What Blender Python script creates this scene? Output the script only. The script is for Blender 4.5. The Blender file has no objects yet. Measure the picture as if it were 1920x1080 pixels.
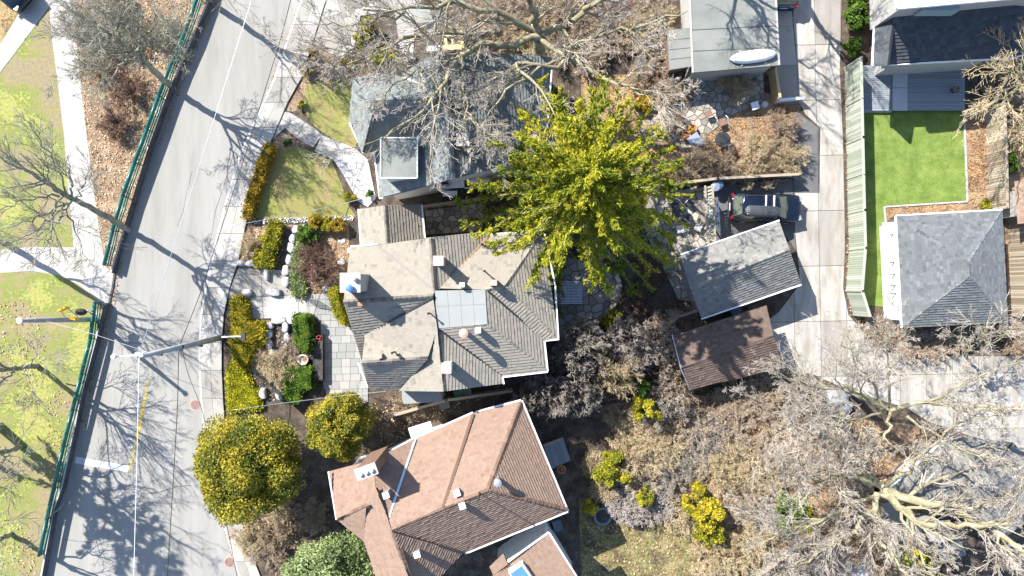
import bpy, math, random
import numpy as np
from mathutils import Vector, Matrix
random.seed(7); rng = np.random.default_rng(7)
SC = bpy.context.scene; COL = SC.collection
# ---------------------------------------------------------------- camera, world, sun
S = 28.0; H = 45.7
cam = bpy.data.cameras.new('camera'); cam.sensor_width = 36; cam.lens = 36*H/(1920/S); cam.clip_end = 3000
co = bpy.data.objects.new('camera', cam); COL.objects.link(co); co.location = (0, 0, H); SC.camera = co
SUN_EL = math.radians(41.5)
sdx, sdy = 0.755, -0.656                      # the way shadows fall on the ground
W = bpy.data.worlds.new('World'); SC.world = W; W.use_nodes = True
nt = W.node_tree; sky = nt.nodes.new('ShaderNodeTexSky'); sky.sky_type = 'NISHITA'; sky.sun_disc = False
sky.sun_elevation = SUN_EL; sky.sun_rotation = math.atan2(-sdx, -sdy) % (2*math.pi)
sky.air_density = 1.0; sky.dust_density = 0.6; sky.ozone_density = 2.0
bg = nt.nodes['Background']; bg.inputs[1].default_value = 0.12; nt.links.new(sky.outputs[0], bg.inputs[0])
sun = bpy.data.lights.new('sun', 'SUN'); sun.energy = 5.0; sun.angle = math.radians(0.5); sun.color = (1, .955, .885)
so = bpy.data.objects.new('sun', sun); COL.objects.link(so)
dv = Vector((sdx*math.cos(SUN_EL), sdy*math.cos(SUN_EL), -math.sin(SUN_EL)))
so.rotation_euler = dv.to_track_quat('-Z', 'Y').to_euler()
vs = SC.view_settings; vs.view_transform = 'Standard'; vs.look = 'None'; vs.gamma = 1; vs.exposure = 1.36; vs.use_curve_mapping = False
SC.render.engine = 'CYCLES'; SC.cycles.max_bounces = 5; SC.cycles.transparent_max_bounces = 4

# ---------------------------------------------------------------- helpers
def P(px, py, z=0.0):
    k = (H-z)/H/S
    return Vector(((px-960)*k, (540-py)*k, z))
def tag(o, label=None, cat=None, group=None, kind=None):
    if label: o['label'] = label
    if cat: o['category'] = cat
    if group: o['group'] = group
    if kind: o['kind'] = kind
    return o
def thing(name, label, cat, loc=(0, 0, 0), group=None, rz=0):
    o = bpy.data.objects.new(name, None); COL.objects.link(o); o.location = loc; o.rotation_euler[2] = rz
    o.empty_display_size = .1
    return tag(o, label, cat, group)
def link(name, me, mat=None, parent=None, world=True):
    o = bpy.data.objects.new(name, me); COL.objects.link(o)
    if mat and not me.materials: me.materials.append(mat)
    if parent:
        o.parent = parent
        if world:                              # vertices given in world space
            o.matrix_parent_inverse = Matrix.Identity(4)
            R = Matrix.Rotation(wrot(parent), 4, 'Z'); L = Matrix.Translation(wloc(parent))
            o.matrix_basis = (L @ R).inverted()
    return o
def wloc(o):
    v = Vector(o.location)
    if o.parent: v = wloc(o.parent) + Matrix.Rotation(wrot(o.parent), 3, 'Z') @ v
    return v
def wrot(o): return o.rotation_euler[2] + (wrot(o.parent) if o.parent else 0)
def copy_tree(o, parent=None):
    c = o.copy(); COL.objects.link(c)
    if parent: c.parent = parent
    for ch in list(o.children): copy_tree(ch, c)
    return c
class MB:
    def __init__(s): s.v = []; s.f = []; s.t = []
    def poly(s, pts, tone=.5):
        n = len(s.v); s.v += [tuple(p) for p in pts]; s.f.append(tuple(range(n, n+len(pts)))); s.t.append(tone)
    def box(s, c, d, rz=0, tone=.5, ry=0):
        R = Matrix.Rotation(rz, 3, 'Z') @ Matrix.Rotation(ry, 3, 'Y'); c = Vector(c); n = len(s.v)
        for z in (-1, 1):
            for x, y in ((-1, -1), (1, -1), (1, 1), (-1, 1)):
                s.v.append(tuple(c + R @ Vector((x*d[0]/2, y*d[1]/2, z*d[2]/2))))
        for f in ((3, 2, 1, 0), (4, 5, 6, 7), (0, 1, 5, 4), (1, 2, 6, 5), (2, 3, 7, 6), (3, 0, 4, 7)):
            s.f.append(tuple(n+i for i in f)); s.t.append(tone)
        return s
    def bar(s, a, b, w, h, tone=.5):
        a = Vector(a); b = Vector(b); d = b-a; L = d.length
        if L < 1e-6: return s
        x = d/L; y = Vector((0, 0, 1)).cross(x)
        if y.length < 1e-4: y = Vector((0, 1, 0))
        y.normalize(); z = x.cross(y); n = len(s.v)
        for e in (a, b):
            for i, j in ((-1, -1), (1, -1), (1, 1), (-1, 1)): s.v.append(tuple(e + y*i*w/2 + z*j*h/2))
        for f in ((0, 1, 2, 3), (7, 6, 5, 4), (0, 4, 5, 1), (1, 5, 6, 2), (2, 6, 7, 3), (3, 7, 4, 0)):
            s.f.append(tuple(n+i for i in f)); s.t.append(tone)
        return s
    def prism(s, pts, z0, z1, tone=.5):
        """pts: xy list (any winding), extruded between z0 and z1"""
        a = sum(pts[i][0]*pts[(i+1) % len(pts)][1]-pts[(i+1) % len(pts)][0]*pts[i][1] for i in range(len(pts)))
        if a < 0: pts = pts[::-1]
        n = len(s.v); m = len(pts)
        s.v += [(p[0], p[1], z0) for p in pts] + [(p[0], p[1], z1) for p in pts]
        s.f.append(tuple(range(n+m, n+2*m))); s.t.append(tone)
        s.f.append(tuple(range(n+m-1, n-1, -1))); s.t.append(tone)
        for i in range(m):
            j = (i+1) % m; s.f.append((n+i, n+j, n+m+j, n+m+i)); s.t.append(tone)
        return s
    def tube(s, pts, r, k=8, tone=.5, caps=True):
        pts = [Vector(p) for p in pts]; n = len(s.v); rr = r if isinstance(r, (list, tuple)) else [r]*len(pts)
        ref = Vector((.13, .21, 1)).normalized()
        for i, p in enumerate(pts):
            t = (pts[min(i+1, len(pts)-1)]-pts[max(i-1, 0)]).normalized()
            if abs(t.dot(ref)) > .97: x = t.cross(Vector((1, .1, 0))).normalized()
            else: x = t.cross(ref).normalized()
            y = t.cross(x)
            for j in range(k):
                a = 2*math.pi*j/k; s.v.append(tuple(p + (x*math.cos(a)+y*math.sin(a))*rr[i]))
        for i in range(len(pts)-1):
            for j in range(k):
                a = n+i*k+j; b = n+i*k+(j+1) % k
                s.f.append((a, b, b+k, a+k)); s.t.append(tone)
        if caps:
            s.f.append(tuple(range(n+k-1, n-1, -1))); s.t.append(tone)
            m = n+(len(pts)-1)*k; s.f.append(tuple(range(m, m+k))); s.t.append(tone)
        return s
    def lathe(s, c, prof, k=16, tone=.5, sx=1, sy=1):
        c = Vector(c); n = len(s.v)
        for r, z in prof:
            for j in range(k):
                a = 2*math.pi*j/k; s.v.append((c.x+r*sx*math.cos(a), c.y+r*sy*math.sin(a), c.z+z))
        for i in range(len(prof)-1):
            for j in range(k):
                a = n+i*k+j; b = n+i*k+(j+1) % k; s.f.append((a, b, b+k, a+k)); s.t.append(tone)
        s.f.append(tuple(range(n+k-1, n-1, -1))); s.t.append(tone)
        m = n+(len(prof)-1)*k; s.f.append(tuple(range(m, m+k))); s.t.append(tone)
        return s
    def mesh(s, name, smooth=False):
        me = bpy.data.meshes.new(name); me.from_pydata(s.v, [], s.f)
        a = me.attributes.new('tone', 'FLOAT', 'FACE'); a.data.foreach_set('value', s.t)
        if smooth: me.polygons.foreach_set('use_smooth', [True]*len(s.f))
        return me
    def build(s, name, mat, parent=None, smooth=False, world=True, kind=None, label=None):
        o = link(name, s.mesh(name, smooth), mat, parent, world)
        if kind: o['kind'] = kind
        if label: o['label'] = label
        return o
def quads_mesh(name, V, n_side, nf, F, tone=None, smooth=False):
    me = bpy.data.meshes.new(name)
    me.vertices.add(len(V)); me.vertices.foreach_set('co', np.ascontiguousarray(V, dtype=np.float32).ravel())
    me.loops.add(nf*n_side); me.loops.foreach_set('vertex_index', np.ascontiguousarray(F, dtype=np.int32).ravel())
    me.polygons.add(nf); me.polygons.foreach_set('loop_start', np.arange(nf, dtype=np.int32)*n_side)
    if smooth: me.polygons.foreach_set('use_smooth', np.ones(nf, dtype=bool))
    me.update(calc_edges=True)
    if tone is not None:
        a = me.attributes.new('tone', 'FLOAT', 'FACE'); a.data.foreach_set('value', np.ascontiguousarray(tone, dtype=np.float32))
    return me
def pip(pts, poly):
    x, y = pts[:, 0], pts[:, 1]; ins = np.zeros(len(pts), bool); n = len(poly)
    for i in range(n):
        x1, y1 = poly[i]; x2, y2 = poly[(i+1) % n]
        if y1 == y2: continue
        c = ((y1 > y) != (y2 > y)) & (x < (x2-x1)*(y-y1)/(y2-y1)+x1); ins ^= c
    return ins
def rand_in(poly, n):
    a = np.array(poly); lo, hi = a.min(0), a.max(0); out = []
    tot = 0
    for _ in range(200):
        p = rng.uniform(lo, hi, (max(n, 50)*2, 2)); p = p[pip(p, poly)]; out.append(p); tot += len(p)
        if tot >= n: break
    return np.concatenate(out)[:n]
def G(pts, z=0): return [tuple(P(x, y, z)[:2]) for x, y in pts]
def clip(poly, nx, ny, c):                      # keep nx*x+ny*y<=c
    out = []; n = len(poly)
    for i in range(n):
        a = poly[i]; b = poly[(i+1) % n]; da = nx*a[0]+ny*a[1]-c; db = nx*b[0]+ny*b[1]-c
        if da <= 0: out.append(a)
        if (da < 0 < db) or (db < 0 < da):
            t = da/(da-db); out.append((a[0]+(b[0]-a[0])*t, a[1]+(b[1]-a[1])*t))
    return out
def area(p): return .5*sum(p[i][0]*p[(i+1) % len(p)][1]-p[(i+1) % len(p)][0]*p[i][1] for i in range(len(p)))

# ---------------------------------------------------------------- materials
def material(name, cols, rough=.9, scale=3.0, fine=40.0, amp=.35, tone=False, bump=0.0, metallic=0, spec=.3, coarse=.35, transl=0.0, bscale=None, stretch=None, stain=None):
    """cols: 2-4 colours blended by noise (or by the 'tone' of each piece)"""
    m = bpy.data.materials.new(name); m.use_nodes = True; n = m.node_tree; b = n.nodes['Principled BSDF']; L = n.links.new
    geo = n.nodes.new('ShaderNodeNewGeometry'); pos = geo.outputs['Position']
    if stretch:
        mp = n.nodes.new('ShaderNodeMapping'); mp.inputs['Scale'].default_value = stretch; mp.inputs['Rotation'].default_value = (0, 0, math.radians(-18)); L(pos, mp.inputs[0]); pos = mp.outputs[0]
    def noise(sc, det=4, ro=.6):
        t = n.nodes.new('ShaderNodeTexNoise'); t.inputs['Scale'].default_value = sc; t.inputs['Detail'].default_value = det; t.inputs['Roughness'].default_value = ro; L(pos, t.inputs['Vector']); return t.outputs[0]
    def mth(op, a, c):
        t = n.nodes.new('ShaderNodeMath'); t.operation = op
        for i, q in enumerate((a, c)):
            if isinstance(q, (int, float)): t.inputs[i].default_value = q
            else: L(q, t.inputs[i])
        return t.outputs[0]
    nz = noise(scale); nf = noise(fine, 3, .7)
    if tone:
        at = n.nodes.new('ShaderNodeAttribute'); at.attribute_name = 'tone'
        fac = mth('ADD', at.outputs['Fac'], mth('MULTIPLY', mth('SUBTRACT', nz, .5), coarse))
    else:
        fac = mth('ADD', .5, mth('ADD', mth('MULTIPLY', mth('SUBTRACT', nz, .5), coarse*5), mth('MULTIPLY', mth('SUBTRACT', nf, .5), amp*2)))
    r = n.nodes.new('ShaderNodeValToRGB'); L(fac, r.inputs[0]); e = r.color_ramp.elements
    k = len(cols)
    if k == 1: cols = [cols[0], cols[0]]; k = 2
    while len(e) < k: e.new(.5)
    for i, c in enumerate(cols): e[i].position = .12+.76*i/(k-1); e[i].color = (*c, 1)
    # brightness grain
    mul = mth('ADD', 1-amp*.5, mth('MULTIPLY', nf, amp))
    mx = n.nodes.new('ShaderNodeMix'); mx.data_type = 'RGBA'; mx.blend_type = 'MULTIPLY'; mx.inputs[0].default_value = 1
    L(r.outputs[0], mx.inputs[6])
    cmb = n.nodes.new('ShaderNodeCombineXYZ'); [L(mul, cmb.inputs[i]) for i in range(3)]; L(cmb.outputs[0], mx.inputs[7])
    out = mx.outputs[2]
    if stain:
        sc_, lo, hi, scol = stain
        t = noise(sc_, 6, .65); mr = n.nodes.new('ShaderNodeMapRange'); mr.inputs[1].default_value = lo; mr.inputs[2].default_value = hi; L(t, mr.inputs[0])
        m2 = n.nodes.new('ShaderNodeMix'); m2.data_type = 'RGBA'; L(mr.outputs[0], m2.inputs[0]); L(out, m2.inputs[6]); m2.inputs[7].default_value = (*scol, 1); out = m2.outputs[2]
    L(out, b.inputs['Base Color']); b.inputs['Roughness'].default_value = rough; b.inputs['Metallic'].default_value = metallic
    b.inputs['Specular IOR Level'].default_value = spec
    if bump:
        bp = n.nodes.new('ShaderNodeBump'); bp.inputs['Strength'].default_value = bump; bp.inputs['Distance'].default_value = .05
        L(noise(bscale or fine, 3, .7), bp.inputs['Height']); L(bp.outputs[0], b.inputs['Normal'])
    if transl:
        tr = n.nodes.new('ShaderNodeBsdfTranslucent'); L(out, tr.inputs[0]); ms = n.nodes.new('ShaderNodeMixShader'); ms.inputs[0].default_value = transl
        L(b.outputs[0], ms.inputs[1]); L(tr.outputs[0], ms.inputs[2]); L(ms.outputs[0], n.nodes['Material Output'].inputs[0])
    return m
def plain(name, c, rough=.5, metallic=0, spec=.5, amp=.12):
    return material(name, [c, tuple(x*.88 for x in c)], rough, 2, 25, amp, metallic=metallic, spec=spec)
M = {}
M['soil'] = material('garden soil', [(.035, .026, .02), (.075, .058, .045), (.14, .11, .08)], 1, 1.3, 14, .8, bump=.6, coarse=.4)
M['mulch'] = material('dark mulch', [(.03, .028, .028), (.065, .058, .055), (.10, .085, .07)], 1, 2.5, 20, .8, bump=.6)
M['litter'] = material('leaf litter soil', [(.10, .065, .045), (.22, .15, .095), (.36, .27, .18)], 1, 1.2, 13, .8, bump=.6, coarse=.3)
M['parkgrass'] = material('patchy park grass', [(.22, .18, .11), (.22, .20, .08), (.145, .18, .042), (.255, .255, .075)], 1, .3, 5, .9, bump=.5, coarse=.8, bscale=14, stain=(.7, .57, .72, (.27, .20, .12)))
M['lawn'] = material('spring lawn', [(.19, .145, .075), (.225, .195, .075), (.165, .18, .045), (.255, .235, .09)], 1, .6, 8, .75, bump=.5, coarse=.42, bscale=16)
M['turf'] = material('artificial turf', [(.085, .135, .022), (.125, .18, .036), (.17, .225, .052)], .9, 1.1, 16, .6, bump=.4, coarse=.4)
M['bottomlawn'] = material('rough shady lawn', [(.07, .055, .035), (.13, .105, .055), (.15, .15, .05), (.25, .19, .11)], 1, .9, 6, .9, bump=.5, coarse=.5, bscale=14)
M['drygrass'] = material('dry grass', [(.12, .08, .045), (.24, .17, .08), (.31, .235, .12), (.25, .24, .07)], 1, .7, 7, .9, bump=.5)
M['asphalt'] = material('aged asphalt', [(.215, .208, .19), (.255, .247, .228), (.29, .28, .262)], .95, .5, 45, .32, bump=.2, coarse=.42, stretch=(1.3, .16, 1), stain=(1.1, .56, .78, (.195, .187, .17)))
M['concrete'] = material('pale concrete', [(.30, .285, .265), (.37, .355, .335), (.42, .41, .39)], .9, .5, 30, .25, bump=.1, coarse=.3, tone=False, stain=(1.3, .60, .78, (.26, .235, .20)))
M['parkpath'] = material('pale park path', [(.31, .295, .275), (.375, .36, .34)], .9, .8, 25, .3, coarse=.3, stain=(.9, .52, .8, (.27, .25, .22)))
M['slab'] = material('concrete slab', [(.25, .235, .21), (.315, .30, .275), (.36, .345, .32)], .9, .9, 30, .3, tone=True, coarse=.9, stain=(1.0, .58, .76, (.22, .19, .16)))
M['lane'] = material('stained lane concrete', [(.26, .245, .225), (.325, .31, .285), (.365, .35, .325)], .9, .7, 22, .4, tone=True, coarse=1.2, stain=(1.1, .44, .74, (.20, .17, .135)), stretch=(1.6, .35, 1))
M['kerb'] = material('kerb concrete', [(.33, .31, .30), (.45, .44, .43)], .9, 2, 20, .3)
M['joint'] = material('joint dirt', [(.07, .055, .045), (.13, .10, .08)], 1, 3, 20, .4)
M['flag'] = material('flagstone', [(.20, .18, .15), (.29, .265, .225), (.36, .335, .285)], .9, 2, 25, .3, tone=True, coarse=.4)
M['flagpale'] = material('pale flagstone', [(.38, .37, .36), (.48, .47, .46), (.55, .55, .54)], .9, 2, 25, .2, tone=True)
M['paver'] = material('grey patio paver', [(.225, .23, .22), (.26, .26, .25), (.30, .29, .27)], .9, 2, 25, .25, tone=True, coarse=.4)
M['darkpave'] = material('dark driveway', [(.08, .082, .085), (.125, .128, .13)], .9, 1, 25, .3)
M['boulder'] = material('limestone', [(.28, .28, .29), (.38, .375, .37), (.45, .44, .42)], .9, 3, 18, .35, bump=.4, coarse=.3)
M['roof_main'] = material('taupe shingle', [(.18, .165, .14), (.235, .215, .18), (.255, .23, .19), (.275, .235, .195)], .95, .5, 30, .35, tone=True, coarse=.14, stain=(.8, .6, .95, (.13, .12, .10)))
M['roof_slate'] = material('blue grey shingle', [(.115, .125, .123), (.155, .168, .163), (.195, .21, .203)], .95, .5, 30, .35, tone=True, coarse=.14)
M['roof_brown'] = material('pinkish brown shingle', [(.175, .115, .085), (.235, .16, .12), (.275, .195, .15)], .95, .5, 30, .3, tone=True, coarse=.14, stain=(.8, .6, .95, (.15, .10, .08)))
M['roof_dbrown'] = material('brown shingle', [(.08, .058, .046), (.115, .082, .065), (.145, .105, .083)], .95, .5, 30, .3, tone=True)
M['roof_grey'] = material('grey shingle', [(.125, .122, .115), (.175, .172, .16), (.22, .213, .197)], .95, .7, 30, .35, tone=True, coarse=.3, stain=(.8, .6, .95, (.10, .10, .095)))
M['roof_pyr'] = material('mid grey laminated shingle', [(.08, .085, .09), (.12, .128, .134), (.165, .175, .183)], .95, .7, 30, .3, tone=True, coarse=.2)
M['roof_dark'] = material('charcoal shingle', [(.035, .04, .048), (.06, .066, .076), (.10, .105, .11)], .95, .7, 30, .3, tone=True, coarse=.2)
M['cap'] = material('ridge cap shingle', [(.10, .09, .08), (.17, .155, .135)], .95, 3, 25, .3, tone=True)
M['capb'] = material('brown ridge cap', [(.11, .07, .05), (.17, .11, .08)], .95, 3, 25, .3, tone=True)
M['deckroof'] = material('lead grey roofing', [(.23, .24, .235), (.26, .27, .262)], .95, .8, 20, .1)
M['flatroof'] = material('grey green felt', [(.13, .14, .13), (.175, .185, .17), (.22, .22, .205)], .95, .5, 30, .35, coarse=.35, stain=(2, .62, .8, (.10, .10, .095)))
M['leafrust'] = plain('rusty needle debris', (.26, .13, .06), .95, amp=.6)
M['white'] = plain('white paint', (.72, .73, .76), .5)
M['whitewall'] = plain('white siding', (.66, .66, .66), .7)
M['stucco'] = plain('grey stucco', (.34, .33, .31), .9)
M['brick'] = material('brown brick', [(.13, .075, .05), (.20, .12, .085)], .9, 4, 20, .4)
M['metal'] = plain('galvanised metal', (.5, .52, .56), .35, .6)
M['terracotta'] = plain('terracotta', (.42, .17, .10), .8)
M['pink'] = plain('pink clay', (.50, .30, .24), .8)
M['black'] = plain('black metal', (.015, .015, .018), .5)
M['green'] = plain('green rail paint', (.006, .12, .105), .35)
M['pole'] = material('weathered pole', [(.26, .27, .27), (.38, .39, .40)], .9, 1.5, 20, .4)
M['yellow'] = plain('yellow road paint', (.42, .32, .07), .8, amp=.5)
M['ysign'] = plain('yellow sign', (.80, .42, .01), .5)
M['wpaint'] = material('worn white paint', [(.42, .42, .43), (.60, .60, .62)], .8, 3, 20, .4)
M['glass'] = plain('window glass', (.03, .045, .06), .08, 0, 1)
M['wood'] = material('weathered cedar', [(.20, .16, .11), (.30, .25, .19), (.36, .32, .25)], .9, 2, 30, .3, tone=True, coarse=.3)
M['woodgreen'] = material('green grey fence board', [(.23, .26, .20), (.31, .33, .27), (.37, .37, .32)], .9, 2, 30, .25, tone=True, coarse=.3)
M['newwood'] = material('new pale lumber', [(.42, .29, .15), (.52, .38, .21)], .8, 2, 30, .2)
M['deck'] = material('grey composite decking', [(.20, .225, .25), (.25, .275, .30)], .8, 2, 30, .15, tone=True)
M['deckpale'] = plain('pale decking', (.40, .42, .45), .8)
M['carpaint'] = plain('dark blue car paint', (.007, .012, .026), .15, .3, .8, amp=.02)
M['carpaint2'] = plain('blue grey car paint', (.05, .08, .13), .2, .3, .8, amp=.02)
M['rubber'] = plain('rubber', (.015, .015, .015), .8)
M['trim'] = plain('dark plastic trim', (.03, .03, .032), .5)
M['redlamp'] = plain('red lamp', (.30, .01, .02), .2)
M['windscreen'] = plain('tinted windscreen', (.10, .115, .09), .08, 0, 1, amp=.02)
M['roofbox'] = plain('matte grey roof box', (.045, .05, .056), .5)
M['canoe'] = plain('white hull', (.72, .72, .74), .25)
M['bark'] = material('pale plane bark', [(.13, .115, .075), (.25, .225, .14), (.37, .34, .235)], .95, 1.6, 14, .5, bump=.6, coarse=.35)
M['greybark'] = material('grey green bark', [(.13, .135, .10), (.25, .25, .19), (.35, .355, .29)], .95, 2, 14, .5, bump=.6, coarse=.3)
M['twig'] = material('pale twigs', [(.20, .17, .14), (.36, .315, .265), (.52, .475, .41)], .95, .6, 9, .5, tone=True, coarse=.5)
M['twigd'] = material('grey park twigs', [(.17, .165, .12), (.30, .285, .22), (.43, .41, .33)], .95, .6, 9, .5, tone=True, coarse=.5)
M['twigpink'] = material('pinkish shrub twigs', [(.25, .195, .145), (.44, .35, .27), (.62, .52, .41)], .95, .6, 9, .5, tone=True, coarse=.5)
M['twigtan'] = material('straw twigs', [(.30, .23, .13), (.48, .385, .235), (.64, .54, .36)], .95, .6, 9, .5, tone=True, coarse=.5)
M['twigbrown'] = material('brown shrub twigs', [(.20, .145, .10), (.36, .275, .195), (.52, .42, .30)], .95, .6, 9, .5, tone=True, coarse=.5)
M['twigred'] = material('purple brown twigs', [(.11, .06, .045), (.20, .12, .09), (.32, .22, .16)], .95, .6, 9, .5, tone=True)
def leafm(name, cols, tr=.25): return material(name, cols, .7, 1.2, 12, .4, tone=True, coarse=.35, transl=tr, spec=.25)
M['spruce'] = leafm('yellow green needles', [(.04, .08, .008), (.16, .195, .012), (.35, .335, .018), (.50, .43, .03)])
M['cedar'] = leafm('golden cedar leaves', [(.06, .085, .012), (.17, .17, .018), (.30, .255, .022), (.43, .34, .03)])
M['box'] = leafm('green box leaves', [(.03, .07, .01), (.08, .15, .015), (.15, .22, .02)])
M['yewy'] = leafm('yellow green hedge leaves', [(.10, .12, .01), (.24, .23, .015), (.38, .32, .02)])
M['gold'] = leafm('golden leaves', [(.12, .13, .012), (.33, .28, .016), (.48, .36, .02)])
M['orange'] = leafm('orange gold leaves', [(.12, .11, .015), (.32, .21, .02), (.46, .28, .02)])
M['palegreen'] = leafm('pale grey green needles', [(.10, .14, .05), (.22, .28, .10), (.34, .40, .18)])
M['lime'] = leafm('lime ground cover', [(.17, .19, .01), (.36, .35, .015), (.47, .42, .02)])
M['leafbrown'] = leafm('fallen leaves', [(.13, .07, .035), (.30, .18, .09), (.46, .30, .17), (.58, .45, .30)], .15)
M['leafpark'] = leafm('tan fallen leaves', [(.17, .10, .055), (.36, .24, .13), (.55, .40, .25), (.68, .56, .42)], .15)
M['leaforange'] = leafm('orange fallen leaves', [(.22, .10, .03), (.42, .22, .08), (.55, .33, .16)], .15)

# ---------------------------------------------------------------- ground sheets
def sheet(name, pts, z, mat, mb=None):
    m = MB(); m.poly([P(x, y, 0).to_2d().to_3d()+Vector((0, 0, z)) for x, y in pts])
    me = m.mesh(name)
    if me.polygons[0].normal.z < 0: me.flip_normals()
    return tag(link(name, me, mat), kind='structure')
m = MB(); m.poly([(-400, -400, 0), (400, -400, 0), (400, 400, 0), (-400, 400, 0)])
tag(m.build('ground', M['soil']), kind='structure')
WALL = [(430, -100), (400, 0), (367, 75), (335, 150), (310, 210), (290, 270), (265, 350), (240, 432), (227, 475), (216, 512), (212, 540), (206, 568), (192, 620), (176, 680), (160, 740), (146, 812), (124, 912), (109, 952), (86, 1080), (60, 1200)]
CURB = [(600, -100), (565, 0), (540, 70), (517, 140), (485, 215), (457, 270), (440, 320), (425, 372), (412, 420), (392, 510), (378, 570), (374, 640), (374, 700), (378, 765), (384, 810), (395, 880), (407, 930), (430, 1022), (450, 1080), (485, 1200)]
WALKR = [(650, -100), (612, 0), (587, 82), (565, 150), (532, 207), (512, 262), (492, 302), (480, 350), (467, 395), (447, 495), (433, 535), (422, 575), (417, 640), (417, 700), (421, 777), (428, 850), (440, 930), (470, 1030), (490, 1080), (530, 1200)]
sheet('park_lawn', [(-600, -300), (300, -300), (430, -100)]+WALL[1:]+[(-600, 1200)], .006, M['parkgrass'])
sheet('leaf_litter_bank', [(142, -100), (142, 60), (152, 160), (165, 270), (178, 370), (186, 430), (198, 500)]+WALL[9::-1], .012, M['litter'])
sheet('dry_grass_corner', [(-300, 260), (0, 85), (40, 10), (60, -100), (-300, -100)], .012, M['drygrass'])
sheet('road', WALL+CURB[::-1], .018, M['asphalt'])
PATH1 = [(78, -100), (92, 0), (96, 60), (108, 150), (120, 250), (128, 350), (136, 430), (138, 464), (60, 463), (0, 468), (-500, 475), (-500, 535), (0, 512), (60, 508), (110, 516), (150, 535), (180, 560), (203, 577), (208, 556), (213, 512), (198, 500), (186, 430), (178, 370), (165, 270), (152, 160), (142, 60), (140, -100)]
sheet('park_path', PATH1, .020, M['parkpath'])
sheet('park_side_path', [(-200, 420), (0, 137), (46, 76), (94, 12), (88, -30), (62, -20), (38, 22), (0, 85), (-200, 330)], .024, M['parkpath'])
# low kerb wall between park and road, in lengths
M['darkwall'] = material('dark kerb wall', [(.05, .05, .055), (.11, .108, .11)], .95, 1.5, 20, .4)
kw = tag(thing('kerb_wall', 'low dark concrete kerb wall between park bank and road', 'kerb wall'), None)
def ribbon_prism(mb, a, b, w, z0, z1, tone=.5, za=0):
    a = Vector(a).to_2d(); b = Vector(b).to_2d(); n = (b-a).normalized(); n = Vector((-n.y, n.x))*w/2
    mb.prism([tuple(a-n), tuple(b-n), tuple(b+n), tuple(a+n)], z0, z1, tone)
for i in range(len(WALL)-1):
    mb = MB(); ribbon_prism(mb, P(*WALL[i]), P(*WALL[i+1]), .12, 0, .5 if not 9 <= i <= 10 else .10)
    mb.build('kerb_block', M['darkwall'], kw)
    if i < 3 or 7 <= i <= 8 or i >= 12:
        mb = MB(); ribbon_prism(mb, P(*WALL[i]), P(*WALL[i+1]), .10, .5, .53); mb.build('coping', M['kerb'], kw)
# slabs cut from a strip or polygon ------------------------------------------------
def slabs_poly(name, parent, poly, ang, du, dvv, z0, z1, mat, gap=.04, jitter=0, off=(0, 0), brick=False):
    c, s_ = math.cos(ang), math.sin(ang)
    q = [(x*c+y*s_, -x*s_+y*c) for x, y in poly]
    u0 = min(p[0] for p in q)+off[0]-du; u1 = max(p[0] for p in q); v0 = min(p[1] for p in q)+off[1]-dvv; v1 = max(p[1] for p in q)
    v = v0; row = 0
    while v < v1:
        vn = v+dvv*(1+random.uniform(-jitter, jitter)); u = u0+(du*.5 if brick and row % 2 else 0)+(random.uniform(0, du)*bool(jitter))-du*bool(jitter)
        while u < u1:
            un = u+du*(1+random.uniform(-jitter, jitter))
            t = clip(clip(clip(clip(q, -1, 0, -(u+gap/2)), 1, 0, un-gap/2), 0, -1, -(v+gap/2)), 0, 1, vn-gap/2)
            if len(t) > 2 and abs(area(t)) > .04:
                mb = MB(); mb.prism([(a*c-b*s_, a*s_+b*c) for a, b in t], z0, z1, random.random())
                mb.build(name, mat, parent)
            u = un
        v = vn; row += 1
# pavement (sidewalk) built slab by slab between the two edge lines
sw = tag(link('pavement', MB().mesh('x'), M['joint']), kind='structure')
sw.data = bpy.data.meshes.new('pavement'); sw.data.materials.append(M['joint'])
mbv = MB(); mbv.prism([tuple(P(*p)[:2]) for p in CURB+WALKR[::-1]], 0, .10); me = mbv.mesh('pavement'); me.materials.append(M['joint']); sw.data = me
def along(line, n):
    L = [0]
    for a, b in zip(line, line[1:]): L.append(L[-1]+math.dist(a, b))
    out = []
    for k in range(n+1):
        d = L[-1]*k/n; i = min(max(j for j in range(len(L)) if L[j] <= d+1e-9), len(line)-2)
        t = (d-L[i])/(L[i+1]-L[i]); out.append((line[i][0]+(line[i+1][0]-line[i][0])*t, line[i][1]+(line[i+1][1]-line[i][1])*t))
    return out
A_ = along(CURB, 26); B_ = along(WALKR, 26)
for k in range(26):
    def mixp(p, q, t): return (p[0]+(q[0]-p[0])*t, p[1]+(q[1]-p[1])*t)
    a0, a1, b0, b1 = A_[k], A_[k+1], B_[k], B_[k+1]
    a0, a1 = mixp(a0, a1, .008), mixp(a0, a1, .992); b0, b1 = mixp(b0, b1, .008), mixp(b0, b1, .992)
    for (t0, t1, nm) in ((0, .10, 'kerb_stone'), (.11, .52, 'paving_slab'), (.53, .995, 'paving_slab')):
        mb = MB(); mb.prism(G([mixp(a0, b0, t0), mixp(a1, b1, t0), mixp(a1, b1, t1), mixp(a0, b0, t1)]), .1, .12+random.uniform(0, .004), random.random())
        mb.build(nm, M['slab'] if nm != 'kerb_stone' else M['kerb'], sw)
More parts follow.
